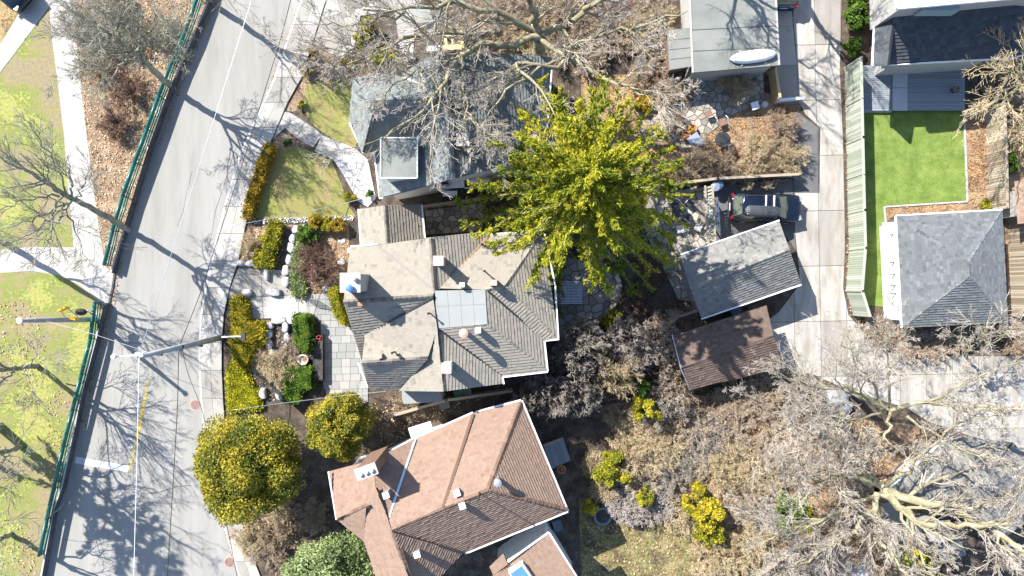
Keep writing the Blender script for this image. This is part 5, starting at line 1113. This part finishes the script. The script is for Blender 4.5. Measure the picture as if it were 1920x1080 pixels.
wire('black cable running up the road from the middle of the tall pole', [(338, 645, 5.6), (372, 560, 5.3), (460, 290, 5.2), (530, 60, 5.4), (560, -60, 5.6)], .022, 'black')
wire('black cable running straight down the road below the tall pole', [(335, 652, 5.6), (333, 760, 5.4), (325, 900, 5.4), (312, 1110, 5.6)], .022, 'black')
wire('black cable slanting from the tall pole to the manhole side of the pavement', [(341, 655, 5.4), (352, 700, 5.2), (378, 765, 5.2), (410, 905, 5.2), (450, 1110, 5.4)], .016, 'black')
wire('white service cable crossing the front lawn to the white walled house', [(430, 424, 6.3), (520, 408, 5.6), (640, 383, 4.6), (705, 365, 4.6)], .012, 'metal')
wire('pale service cable crossing above the golden tree to the grey house', [(434, 769, 6.2), (530, 756, 5.6), (640, 742, 5.2), (740, 732, 5.2)], .012, 'metal')
# ---------------------------------------------------------------- fences
def board_fence(name, label, line, h, mat, bw=.13, cap_=True, lean=0, posts=2.4, rails=True):
    t = thing(name, label, 'fence', P(*line[0], 0)); cache = {}
    for a, b in zip(line, line[1:]):
        A, B = P(*a), P(*b); L = (B-A).length; n = max(1, round(L/(bw+.012))); d = (B-A)/n; rz = math.atan2(d.y, d.x)
        for k in range(n):
            v = random.randint(0, 5); key = (v, round(d.length, 2))
            if key not in cache:
                mm = MB().box((0, 0, h/2*(1+random.uniform(-.01, .01))), (d.length-.014, .025, h), 0, v/5).mesh('board'); mm.materials.append(mat); cache[key] = mm
            o = bpy.data.objects.new('board', cache[key]); COL.objects.link(o); o.parent = t; o.location = A+d*(k+.5)-wloc(t); o.rotation_euler[2] = rz
        m = max(1, round(L/posts))
        for k in range(m+1):
            p = A+(B-A)*k/m; MB().box((p.x, p.y, (h+.12)/2), (.11, .11, h+.12), rz).build('post', mat, t)
        if cap_: MB().bar(A+Vector((0, 0, h+.03)), B+Vector((0, 0, h+.03)), .17, .045).build('cap_rail', mat, t)
        side = Vector((-d.y, d.x, 0)).normalized()*.05
        if rails:
            for zz in (.3, h-.3): MB().bar(A+side+Vector((0, 0, zz)), B+side+Vector((0, 0, zz)), .04, .09).build('rail', mat, t)
    return t
board_fence('lane_fence', 'long pale green grey board fence between the lane and the turf lawn', [(1584, 128), (1587, 270), (1590, 400), (1592, 468), (1586, 545), (1600, 590)], 2.1, M['woodgreen'])
board_fence('garden_fence', 'weathered board fence on the right of the leaf bed', [(1846, 208), (1850, 290), (1852, 395)], 1.8, M['wood'])
board_fence('garden_fence', 'old board fence right of the pyramid roofed garage', [(1888, 402), (1893, 480), (1896, 590)], 1.7, M['wood'])
board_fence('boundary_fence', 'low weathered fence running from the silver shrubs to the brown garage', [(1100, 650), (1180, 620), (1310, 578)], 1.1, M['wood'])
board_fence('boundary_fence', 'brown board fence between the leafy yard and the parked car', [(1238, 352), (1335, 340), (1485, 332)], 1.2, M['wood'])
board_fence('boundary_fence', 'dark fence between the blue grey house and the annex terrace', [(800, 392), (900, 378)], 1.5, M['wood'])
board_fence('boundary_fence', 'low brown fence in the alley between the grey and brown houses', [(735, 775), (840, 745), (960, 728)], 1.2, M['wood'])
board_fence('garden_fence', 'pale plank fence crossing the bottom lawn below the thicket', [(1375, 1090), (1450, 1040), (1510, 985)], 1.1, M['wood'])
board_fence('garden_fence', 'short tan fence with gaps right of the canoe garage', [(1440, 140), (1448, 192)], 1.3, M['newwood'], bw=.16)
MB_ = board_fence('low_screen', 'low white screen closing off the painted lane shadow', [(1452, 193), (1500, 189)], .7, M['white'], bw=.3)
# louvred pergola screen beside the patio
ps = thing('slatted_screen', 'mossy slatted timber screen between the patio and the parked car', 'garden screen', P(1325, 400, 0))
for (x0, y0, x1, y1) in ((1322, 348, 1330, 470), (1336, 348, 1342, 470)):
    MB().bar(P(x0, y0, 2.0), P(x1, y1, 2.0), .09, .14).build('beam', M['wood'], ps)
for k in range(19):
    y = 352+k*6.3; f = k/19; a = P(1319+8*f, y+2, 1.9); b = P(1337+6*f, y-3, 1.9); MB().bar(a, b, .13, .05, random.random()).build('slat', M['woodgreen'], ps)
for x, y in ((1324, 352), (1326, 410), (1330, 465)): MB().bar(P(x, y, 0), P(x, y, 2.0)+Vector((.001, 0, 0)), .1, .1).build('post', M['wood'], ps)
ld = thing('ladder', 'white metal ladder leaning flat beside the slatted screen', 'ladder', P(1341, 405, 0))
for x in (1338, 1346): MB().bar(P(x, 374, 1.3), P(x+4, 431, 1.3), .05, .06).build('rail', M['metal'], ld)
MB().bar(P(1342, 374, 1.32), P(1346, 431, 1.32), .03, .04).build('rail', M['metal'], ld)
for k in range(9):
    f = (k+.5)/9; MB().bar(P(1338+4*f, 374+57*f, 1.3), P(1346+4*f, 374+57*f, 1.3), .03, .04).build('rung', M['metal'], ld)
# curved low wall of the rear terrace
cw = thing('terrace_wall', 'curved low stone wall edging the rear terrace', 'garden wall', P(1158, 545, 0))
L_ = along([(1150, 505), (1160, 530), (1158, 558), (1140, 582), (1112, 610), (1085, 640)], 18)
for a, b in zip(L_, L_[1:]):
    mb = MB(); ribbon_prism(mb, P(*a), P(*mixp(a, b, .94)), .32, 0, .38+random.uniform(-.03, .03), random.random()); mb.build('stone', M['flag'], cw)
tr = thing('trellis', 'dark slatted bench frame on the rear terrace under the conifer', 'garden frame', P(1062, 545, 0))
for k in range(15): MB().box(P(1040, 528+k*2.9, .5)+Vector((.9, 0, 0)), (1.9, .05, .05)).build('slat', M['metal'], tr)
for x in (1042, 1056, 1070, 1092): MB().bar(P(x, 526, .46), P(x, 570, .46), .06, .05).build('bearer', M['trim'], tr)
for x, y in ((1042, 528), (1092, 528), (1042, 568), (1092, 568)): MB().box(P(x, y, .22), (.06, .06, .44)).build('leg', M['trim'], tr)
# entrance railings
for (a, b, lab) in (((700, 745), (762, 760), 'black railing at the lower side entrance of the grey house'), ((570, 560), (600, 565), 'small black railing at the front steps')):
    t = thing('steps_railing', lab, 'railing', P(*a, 0)); n = 9
    MB().bar(P(*a, .95), P(*b, .95), .04, .04).build('top_rail', M['black'], t)
    for k in range(n+1):
        q_ = mixp(a, b, k/n); MB().bar(P(*q_, .02), P(*q_, .95)+Vector((.001, 0, 0)), .02, .02).build('baluster', M['black'], t)
# ---------------------------------------------------------------- stones
def boulder(px, py, sx, sy, h, label, group=None, mat='boulder', rz=0):
    n = 9; mb = MB(); ring = []; a0 = random.uniform(0, 1)
    for j, (rr, zz) in enumerate(((1.0, 0), (1.03, .55), (.92, .9), (.55, 1.0))):
        ring.append([((math.cos(a0+2*math.pi*i/n))*rr*(1+.14*math.sin(i*2.3+px)), math.sin(a0+2*math.pi*i/n)*rr*(1+.12*math.cos(i*1.7+py)), zz) for i in range(n)])
    def sq(x, y):  # squarish
        m_ = max(abs(x), abs(y), 1e-6); r = math.hypot(x, y); f = .55+.45*r/m_; return x*f, y*f
    for R_ in ring:
        for x, y, z in R_: x, y = sq(x, y); c, s_ = math.cos(rz), math.sin(rz); mb.v.append((c*x*sx/2-s_*y*sy/2, s_*x*sx/2+c*y*sy/2, z*h))
    for j in range(3):
        for i in range(n): a = j*n+i; b = j*n+(i+1) % n; mb.f.append((a, b, b+n, a+n)); mb.t.append(.5)
    mb.f.append(tuple(range(3*n, 4*n))); mb.t.append(.5)
    o = link('boulder', mb.mesh('boulder'), M[mat]); o.location = P(px, py, 0); return tag(o, label, 'boulder', group)
ORD = ('topmost', 'second', 'third', 'fourth', 'fifth', 'lowest')
for i_, (x, y, w, d) in enumerate(((557, 431, .5, .55), (551, 448, .42, .6), (548, 465, .5, .7), (544, 487, .42, .65), (538, 508, .5, .75), (538, 528, .5, .75))):
    boulder(x, y, w, d, .4, ORD[i_]+' squared white boulder in the row between the mulch strip and border plants', 'white boulder row above the front walk', rz=-.15)
for i_, (x, y, w, d) in enumerate(((508, 610, .45, .5), (506, 626, .45, .6), (506, 645, .42, .6), (510, 660, .35, .4))): boulder(x, y, w, d, .35, ('topmost', 'second', 'third', 'lowest')[i_]+' pale squared boulder in the left row below the front walk', 'left boulder row below the walk')
for i_, (x, y, w, d) in enumerate(((537, 612, .42, .75), (540, 632, .38, .6), (538, 652, .32, .6))): boulder(x, y, w, d, .35, ('upper', 'central', 'lower')[i_]+' pale squared boulder in the middle row below the front walk', 'middle boulder row below the walk')
for (x, y, w, d, lab) in ((455, 493, .55, .4, 'left of two pale boulders above the front walk'), (474, 494, .85, .45, 'right and longer of two pale boulders above the front walk'), (466, 549, .6, .5, 'pale boulder at the head of the golden hedge'), (549, 600, .7, .5, 'whitish boulder touching the clipped rectangular hedge'), (524, 600, 1.0, .5, 'wide flat boulder between the two lower rows'),
                          (495, 736, .45, .8, 'upright pale stone at the edge of the lime ground cover'), (526, 737, .5, .8, 'pale stone above the golden trees'), (515, 548, 1.0, .5, 'wide grey boulder beside the front walk top'), (502, 515, .3, .8, 'narrow pale boulder left of the mulch strip')):
    boulder(x, y, w, d, .4, lab)
for i_, (x, y, w, d) in enumerate(((641, 452, .5, .25), (620, 478, .35, .22), (640, 491, .55, .4), (655, 470, .25, .4), (612, 541, .6, .35))): boulder(x, y, w, d, .08, ('uppermost', 'small pointed', 'broadest upright', 'rightmost', 'lowest')[i_]+' flat tan stepping stone in the leafy bed by the grey house', 'stepping stones in the leafy bed', 'flagpale')
sb = thing('pebble_border', 'pale pebble border between the front lawn and the garden bed', 'pebble border', P(560, 412, 0))
mb = MB()
for k in range(260):
    f = random.random(); p = P(474+f*190, 416-f*8+random.uniform(-4.5, 4.5), .03); s_ = random.uniform(.05, .13); mb.box(p, (s_, s_*.8, .08), random.random()*3, random.random())
mb.build('pebbles', M['flagpale'], sb, kind='stuff')
# ---------------------------------------------------------------- furniture and small things
def ring(c, r, tr, mat, name, parent, k=16):
    MB().tube([(c[0]+r*math.cos(6.2832*i/k), c[1]+r*math.sin(6.2832*i/k), c[2]) for i in range(k+1)], tr, 5).build(name, mat, parent)
bl = thing('long_planter', 'long black planter trough beside the clipped rectangular hedge', 'planter', P(598, 670, 0))
MB().box(P(598, 670, .3), (.62, 3.0, .6)).build('trough', M['black'], bl); MB().box(P(598, 670, .605), (.5, 2.88, .02)).build('soil', M['mulch'], bl)
b = MB(); [b.box(P(597+random.uniform(-3, 3), 632+random.uniform(-3, 3), .68), (.12, .12, .1), random.random()*3) for _ in range(9)]; b.build('red_flowers', plain('red flowers', (.5, .05, .03), .7), bl, kind='stuff')
ur = thing('garden_urn', 'round white garden urn filled with golden leaves', 'urn', P(573, 673, 0))
MB().lathe(P(573, 673, 0), [(.2, 0), (.12, .1), (.22, .3), (.36, .55), (.36, .6), (.27, .6), (.26, .5)], 20).build('bowl', M['flagpale'], ur, smooth=True)
leaf_obj('leaves', np.array(P(573, 673, .56))+rng.uniform(-.2, .2, (60, 3))*np.array((1, 1, .2)), .1, M['leaforange'], ur)
pt = thing('round_planter', 'round blue grey planter tub on the lawn edge', 'planter', P(1128, 963, 0))
MB().lathe(P(1128, 963, 0), [(.5, 0), (.6, .5), (.6, .62), (.46, .62), (.42, .45)], 24).build('tub', plain('blue grey clay', (.13, .17, .21), .8), pt); MB().lathe(P(1128, 963, 0), [(.42, .44), (.42, .5)], 20).build('soil', M['mulch'], pt)
tb = thing('timber_platform', 'grey slatted timber platform beside the brown house', 'garden platform', P(1036, 845, 0))
for k in range(11):
    a = P(1020+k*3.4, 832-k*1.2, .5); b_ = P(1034+k*3.4, 880-k*1.6, .5); MB().bar(a, b_, .11, .04, random.random()).build('plank', M['deck'], tb)
MB().bar(P(1019, 836, .55), P(1052, 824, .55), .2, .06).build('edge_board', M['wood'], tb)
for x, y in ((1022, 838), (1050, 828), (1060, 862), (1036, 876)): MB().box(P(x, y, .24), (.1, .1, .46)).build('leg', M['wood'], tb)
def bistro(px, py, tz, label, dark=True, mat='trim'):
    t = thing('round_table', label, 'table', P(px, py, 0)); MB().lathe(P(px, py, .70), [(.5, 0), (.52, .02), (.5, .04)], 24).build('tabletop', M[mat], t)
    MB().tube([P(px, py, .04), P(px, py, .7)], .04, 8).build('pedestal', M['black'], t); MB().lathe(P(px, py, 0.03), [(.25, 0), (.22, .04), (.05, .08)], 14).build('foot', M['black'], t); return t
def chair(px, py, rz, label, group, mat='trim', z=.03):
    t = thing('garden_chair', label, 'chair', P(px, py, z), group, rz)
    MB().box((0, 0, .43), (.44, .44, .05)).build('seat', M[mat], t, world=False)
    MB().tube([(-.22, -.24, .45), (-.24, -.27, .85), (0, -.30, .92), (.24, -.27, .85), (.22, -.24, .45)], .018, 6).build('back_frame', M['metal'], t, world=False)
    for k in range(5): MB().tube([(-.16+k*.08, -.24, .45), (-.16+k*.08, -.29, .87)], .009, 4).build('back_slat', M['metal'], t, world=False)
    for x in (-.2, .2):
        for y in (-.2, .2): MB().tube([(x, y, 0), (x*.95, y*.95, .42)], .016, 5).build('leg', M['metal'], t, world=False)
    return t
bistro(1275, 397, .7, 'round dark table on the patio with a small yellow item')
o = MB().box(P(1279, 392, .78), (.2, .24, .06), .5).build('candle_tray', M['lime']); tag(o, 'small yellow tray on the round dark patio table', 'tray')
for x, y, r, lab in ((1262, 385, 2.4, 'patio chair at the upper left of the round dark table'), (1290, 383, 3.9, 'patio chair at the upper right of the round dark table'), (1259, 411, .8, 'patio chair at the lower left of the round dark table'), (1288, 411, -.7, 'patio chair at the lower right of the round dark table')): chair(x, y, r, lab, 'chairs round the patio table')
chair(1272, 430, .3, 'pale garden chair alone on the sunny flagstones, left one', 'loose garden chairs', 'flagpale'); chair(1306, 427, -.5, 'pale garden chair alone on the sunny flagstones, right one', 'loose garden chairs', 'flagpale')
bistro(1355, 262, .7, 'round dark table in the leafy yard', mat='trim')
for x, y, r, lab in ((1326, 217, .4, 'purple cushioned chair on the yard terrace'), (1350, 232, 2.0, 'brown chair beside the round yard table'), (1368, 283, 3.4, 'dark curved chair below the round yard table')): chair(x, y, r, lab, 'chairs of the yard terrace', 'twigred')
for (x, y, w, d, rz, mt, lab) in ((1304, 264, .8, .9, .6, 'metal', 'pale blue grey side table on the yard terrace'), (1416, 198, .5, .5, .3, 'white', 'small white side table near the canoe garage')):
    t = thing('side_table', lab, 'table', P(x, y, 0)); MB().box(P(x, y, .5), (w, d, .04), rz).build('tabletop', M[mt], t)
    for i in (-1, 1):
        for j in (-1, 1): MB().box(P(x, y, .24)+Matrix.Rotation(rz, 3, 'Z') @ Vector((i*w*.42, j*d*.42, 0)), (.04, .04, .46)).build('leg', M[mt], t)
t = thing('stone_stool', 'round white stool near the slatted tan fence', 'stool', P(1431, 198, 0)); MB().lathe(P(1431, 198, 0), [(.2, 0), (.22, .2), (.2, .4), (.1, .42)], 16).build('drum', M['flagpale'], t, smooth=True)
for (x, y, lab, mt) in ((1296, 243, 'upper of two orange clay pots on the yard terrace', 'orange'), (1284, 256, 'lower of two orange clay pots on the yard terrace', 'terracotta'), (1192, 133, 'bright orange pot among twigs in the north yard', 'orange'), (1052, 877, 'small terracotta pot beside the timber platform', 'terracotta')):
    t = thing('clay_pot', lab, 'pot', P(x, y, 0)); MB().lathe(P(x, y, 0), [(.16, 0), (.26, .34), (.3, .36), (.3, .42), (.22, .42), (.2, .3)], 16).build('pot', M['terracotta'], t)
    leaf_obj('dry_plant', np.array(P(x, y, .45))+rng.normal(0, .1, (90, 3))*np.array((1, 1, .6)), .09, M['leaforange' if mt == 'terracotta' else 'orange'], t)
# garden steps with timber rails, north yard
gs = thing('timber_steps', 'sloping timber handrails beside the flagstone steps of the north yard', 'handrail', P(1255, 215, 0))
for a, b_ in (((1240, 212, 1.0), (1283, 242, .8)), ((1250, 200, 1.0), (1292, 225, .8))):
    MB().bar(P(*a), P(*b_), .08, .06).build('handrail', M['wood'], gs)
    for k in range(7):
        q_ = mixp(a[:2], b_[:2], k/6); MB().bar(P(*q_, .03), P(*q_, .9)+Vector((.001, 0, 0)), .04, .04).build('baluster', M['wood'], gs)
# rain barrel, bins and clutter
rb = thing('rain_barrel', 'blue lidded rain barrel at the head of the slatted screen', 'barrel', P(1341, 350, 0))
MB().lathe(P(1341, 350, 0), [(.28, 0), (.33, .3), (.33, .7), (.28, .95)], 18).build('barrel', plain('blue grey plastic', (.20, .30, .42), .4), rb, smooth=True); MB().lathe(P(1341, 350, .95), [(.3, 0), (.3, .05), (.1, .08)], 18).build('lid', M['metal'], rb)
def wheelie(px, py, col, rz, label, h=.95, w=.5):
    t = thing('wheeled_bin', label, 'bin', P(px, py, 0)); mm = plain('bin '+label[:12], col, .6); mb = MB(); mb.box(P(px, py, h/2), (w, w*1.1, h), rz); mb.build('body', mm, t)
    MB().box(P(px, py, h+.03), (w+.08, w*1.1+.08, .06), rz).build('lid', mm, t)
    for s_ in (-1, 1): MB().tube([P(px, py, .12)+Matrix.Rotation(rz, 3, 'Z') @ Vector((s_*w*.5, -w*.5, 0)), P(px, py, .12)+Matrix.Rotation(rz, 3, 'Z') @ Vector((s_*w*.4, -w*.5, 0))], .12, 10).build('wheel', M['rubber'], t)
wheelie(861, 741, (.03, .12, .08), .3, 'green wheeled bin in the shaded alley')
wheelie(876, 738, (.25, .26, .22), .1, 'pale bin right of the green one in the alley', .6)
wheelie(833, 756, (.10, .11, .10), .15, 'grey bin in the alley nearest the brown house', .5, .6)
wheelie(742, 93, (.60, .62, .66), .1, 'white lidded bin, left of the pair at the blue grey house', .9)
wheelie(752, 92, (.55, .56, .62), .2, 'white lidded bin, right of the pair at the blue grey house', .9)
wheelie(1045, 985, (.10, .14, .17), .3, 'blue grey bin at the lower corner of the brown house', .8)
wheelie(1380, 585, (.10, .16, .25), .3, 'blue bin in the gap between the two garages', .8)
cr = thing('slatted_crate', 'small pale slatted crate beneath the huge bare tree', 'crate', P(1572, 955, 0))
for k in range(6): MB().bar(P(1562+k*3.2, 958-k*1.5, .5), P(1570+k*3.2, 972-k*1.5, .5), .07, .03).build('slat', M['metal'], cr)
MB().box(P(1575, 962, .24), (.75, .6, .46), .4).build('box', M['wood'], cr)
# timber arbour near the top
ab = thing('timber_arbour', 'new pale timber arbour frame above the blue grey house', 'arbour', P(845, 85, 0))
for a, b_, w in (((818, 66), (868, 62), .3), ((800, 92), (866, 88), .35), ((834, 64), (838, 92), .18), ((848, 64), (850, 90), .18), ((866, 62), (867, 90), .2)): MB().bar(P(*a, 2.2), P(*b_, 2.2+random.uniform(-.01, .01)), w, .1).build('beam', M['newwood'], ab)
for x, y in ((822, 68), (864, 64), (806, 92), (862, 88)): MB().box(P(x, y, 1.07), (.12, .12, 2.12)).build('post', M['newwood'], ab)
bb = thing('stacked_boards', 'stack of short white boards lying on the timber arbour', 'board stack', P(812, 90, 2.25))
for k in range(4): MB().bar(P(800, 88+k*2.2, 2.33), P(824, 87+k*2.2, 2.33), .1, .04).build('board', M['white'], bb)
dp = thing('grey_roof_porch', 'pale grey stepped porch roof at the top by the driveway', 'porch', P(795, 30, 0))
flat(dp, [(770, 18), (804, 10), (812, 40), (776, 44)], 2.6, M['deckroof'], name='roof_panel'); flat(dp, [(800, 38), (824, 18), (828, 28), (814, 60), (802, 60)], 2.2, M['deckroof'], name='roof_panel')
for x, y in ((774, 40), (808, 38), (812, 56)): MB().box(P(x, y, 1.0), (.1, .1, 2.0)).build('post', M['white'], dp)
# canoe
def canoe(px, py, z, L, Wd, rz, label):
    t = thing('canoe', label, 'canoe', P(px, py, z), None, rz); mb = MB(); n = 16; k = 9; c0 = 0
    for i in range(n+1):
        u = i/n*2-1; w = Wd/2*math.sqrt(max(0, 1-abs(u)**2.3))+.01; hh = .34*(1-.15*u*u)*min(1, (1-abs(u))*6+.25); sheer = .10*u*u
        for j in range(k): a = math.pi*j/(k-1); mb.v.append((u*L/2, math.cos(a)*w, .05+sheer*0+math.sin(a)**.7*hh))
    for i in range(n):
        for j in range(k-1): a = i*k+j; mb.f.append((a, a+1, a+1+k, a+k)); mb.t.append(.5)
    mb.build('hull', M['canoe'], t, smooth=True, world=False)
    for s_ in (-1, 1):
        pts = [((i/n*2-1)*L/2, s_*(Wd/2*math.sqrt(max(0, 1-abs(i/n*2-1)**2.3))+.015), .05) for i in range(n+1)]; MB().tube(pts, .022, 5).build('gunwale', M['trim'], t, world=False)
    MB().tube([(-L*.46, 0, .36), (0, 0, .40), (L*.46, 0, .36)], .014, 5).build('keel', M['metal'], t, world=False)
    for u in (-.25, .25): MB().box((u*L, 0, .02), (.1, 1.0, .08)).build('rack_bar', M['wood'], t, world=False)
canoe(1411, 107, 3.02, 2.95, .78, .12, 'white upturned canoe on the flat grey garage roof')
# ---------------------------------------------------------------- vehicles
def suv(px, py, rz, label, paint, box=True, L=4.75, Wd=1.88):
    t = thing('parked_car', label, 'car', P(px, py, .03), None, rz)
    prof = [(-.50, .80, .62, .95), (-.485, .90, .45, 1.02), (-.44, .96, .30, 1.06), (-.36, 1, .26, 1.06), (-.15, 1, .24, 1.05), (.05, 1, .24, 1.05), (.18, 1, .24, 1.06), (.26, .99, .25, 1.05), (.36, .98, .28, 1.0), (.44, .93, .30, .93), (.485, .80, .38, .80), (.50, .62, .48, .68)]
    mb = MB(); k = 12
    for u, w, zl, zh in prof:
        w = w*Wd/2
        sec = [(-w*.86, zl), (-w*.98, zl+.14), (-w, zl+(zh-zl)*.55), (-w*.97, zh-.10), (-w*.86, zh-.01), (-w*.45, zh+.03), (w*.45, zh+.03), (w*.86, zh-.01), (w*.97, zh-.10), (w, zl+(zh-zl)*.55), (w*.98, zl+.14), (w*.86, zl)]
        mb.v += [(u*L, y, z) for y, z in sec]
    for i in range(len(prof)-1):
        for j in range(k): a = i*k+j; b = i*k+(j+1) % k; mb.f.append((a, a+k, b+k, b)); mb.t.append(.5)
    mb.f.append(tuple(range(k))); mb.t.append(.5); m0 = (len(prof)-1)*k; mb.f.append(tuple(range(m0+k-1, m0-1, -1))); mb.t.append(.5)
    mb.build('body', paint, t, smooth=True, world=False)
    def ring_(u, wf, z): w = wf*Wd/2; return [(u*L, -w, z), (u*L, w, z)]
    # glasshouse: base and roof outline
    def loop(pts, z): return [(u*L, y*Wd/2, z) for u, y in pts]
    base = [(-.45, -.78), (-.40, -.90), (.14, -.90), (.25, -.80), (.28, 0), (.25, .80), (.14, .90), (-.40, .90), (-.45, .78), (-.465, 0)]
    roof = [(-.375, -.62), (-.34, -.72), (.02, -.72), (.10, -.64), (.125, 0), (.10, .64), (.02, .72), (-.34, .72), (-.375, .62), (-.39, 0)]
    mb = MB(); mb.v = loop(base, 1.05)+loop(roof, 1.66); n = 10
    for i in range(n): mb.f.append((i, (i+1) % n, n+(i+1) % n, n+i)); mb.t.append(.5)
    mb.build('side_windows', M['glass'], t, world=False)
    mb = MB(); ws = [(.255, -.78), (.282, 0), (.255, .78)]; wr = [(.108, -.62), (.132, 0), (.108, .62)]; mb.v = [(u*L, y*Wd/2, 1.075) for u, y in ws]+[(u*L+.01, y*Wd/2, 1.67) for u, y in wr]
    mb.f = [(0, 1, 4, 3), (1, 2, 5, 4)]; mb.t = [.5]*2; mb.build('windscreen', M['windscreen'], t, world=False)
    mb = MB(); mb.v = [(-.468*L, -.72*Wd/2, 1.08), (-.475*L, .72*Wd/2, 1.08), (-.388*L, .58*Wd/2, 1.66), (-.388*L, -.58*Wd/2, 1.66)]; mb.f = [(0, 3, 2, 1)]; mb.t = [.5]; mb.build('rear_window', M['windscreen'], t, world=False)
    mb = MB(); inner = [(u*.94-.008, y*.86) for u, y in roof]; mb.v = loop(roof, 1.66)+loop([(u-.0, y*.97) for u, y in roof], 1.69)+loop(inner, 1.72)
    for r_ in (0, 1):
        for i in range(n): mb.f.append((r_*n+i, r_*n+(i+1) % n, r_*n+n+(i+1) % n, r_*n+n+i)); mb.t.append(.5)
    mb.f.append(tuple(range(2*n, 3*n))); mb.t.append(.5); mb.build('roof', paint, t, smooth=True, world=False)
    for s_ in (-1, 1):
        MB().tube([(-.34*L, s_*.66*Wd/2, 1.70), (-.30*L, s_*.66*Wd/2, 1.76), (.0*L, s_*.66*Wd/2, 1.76), (.05*L, s_*.64*Wd/2, 1.70)], .018, 6).build('roof_rail', M['trim'], t, world=False)
        mb = MB(); mb.box((.19*L, s_*(Wd/2+.07), 1.08), (.16, .2, .14)); mb.build('wing_mirror', paint, t, world=False)
        mb = MB(); mb.box((.462*L, s_*.66*Wd/2, .84), (.22, .3, .1), s_*-.35); mb.build('headlight', M['metal'], t, world=False)
        mb = MB(); mb.box((-.478*L, s_*.74*Wd/2, .98), (.16, .3, .14), s_*.3); mb.build('tail_light', M['redlamp'], t, world=False)
        for u in (-.30, .31):
            w_ = MB().tube([(u*L, s_*(Wd/2-.20), .34), (u*L, s_*(Wd/2+.005), .34)], .345, 20).build('wheel', M['rubber'], t, world=False); w2 = MB().tube([(u*L, s_*(Wd/2-.02), .34), (u*L, s_*(Wd/2+.012), .34)], .21, 14).build('rim', M['metal'], w_, world=False)
        MB().bar((-.40*L, s_*.97*Wd/2, .42), (.38*L, s_*.97*Wd/2, .42), .06, .12).build('sill', M['trim'], t, world=False)
    MB().box((-.495*L, 0, .52), (.12, 1.5, .16)).build('rear_bumper', M['trim'], t, world=False); MB().box((-.5*L, 0, .78), (.03, .5, .12)).build('number_plate', M['white'], t, world=False)
    for y in (-.42, .42): MB().tube([(.28*L, y, 1.075), (.44*L, y*.8, .985)], .012, 4).build('bonnet_crease', paint, t, world=False)
    for y in (-.3, .1): MB().tube([(.275*L, y-.1, 1.1), (.235*L, y+.35, 1.19)], .012, 4).build('wiper', M['black'], t, world=False)
    if box:
        for u in (-.08, .03): MB().box((u*L, 0, 1.80), (.09, 1.35, .035)).build('roof_bar', M['white'], t, world=False)
    return t
suv(1428, 392, -.03, 'dark blue estate car parked beside the grey garage, roof box on top', M['carpaint'])
rbx = thing('roof_box', 'long grey roof box fixed on the dark blue parked car', 'roof box', P(1432, 396, 0))
mb = MB(); c = P(1424, 392, 1.85); n = 10; ax = Matrix.Rotation(-.03, 3, 'Z'); kk = 10
for i in range(n+1):
    u = i/n; w = .36*min(1, (u*9+.45))*(1 if u < .72 else 1-.35*((u-.72)/.28)**2); hh = .36*min(1, u*6+.5)*(1 if u < .6 else 1-.55*((u-.6)/.4)**2)
    for j in range(kk): a = math.pi*j/(kk-1); p = ax @ Vector(((u-.42)*2.25, -.14+math.cos(a)*w, math.sin(a)**.45*hh)); mb.v.append(tuple(c+p))
for i in range(n):
    for j in range(kk-1): a = i*kk+j; mb.f.append((a, a+1, a+1+kk, a+kk)); mb.t.append(.5)
mb.f.append(tuple(range(kk-1, -1, -1))); mb.t.append(.5); mb.f.append(tuple(range(n*kk, n*kk+kk))); mb.t.append(.5)
mb.build('lid', M['roofbox'], rbx, smooth=False)
for k in range(4): MB().box(c+ax @ Vector((-.86, -.36+k*.14, .33)), (.07, .07, .02)).build('emblem_dot', M['metal'], rbx)
suv(1462, -42, 1.55, 'blue grey car at the top edge beside the canoe garage', M['carpaint2'], box=False)
suv(12, -28, -.7, 'dark car mostly beyond the top left corner on the park path', M['carpaint'], box=False)
# covered things behind the thicket
for (x, y, r, h, lab) in ((1560, 745, .85, 1.0, 'upper grey tarpaulin covered mound beside the lane bend'), (1570, 760, .8, .8, 'lower dark grey covered mound beside the lane bend')):
    mb = MB(); mb.lathe((0, 0, 0), [(r, 0), (r*.97, h*.45), (r*.75, h*.85), (r*.3, h), (.03, h*1.02)], 14, sx=1.1, sy=.8); o = link('covered_mound', mb.mesh('covered_mound', True), plain('tarp '+lab[:5], (.22, .24, .26), .5)); o.location = P(x, y, 0); tag(o, lab, 'covered item')
# shingle sided clutter: hose pipe across drive
o = MB().tube([P(268, 926, .04), P(300, 922, .04), P(330, 912, .04), P(358, 910, .04)], .018, 5).build('road_crack_seal', M['black']); tag(o, 'thin dark branch lying across the lower road', 'fallen branch')
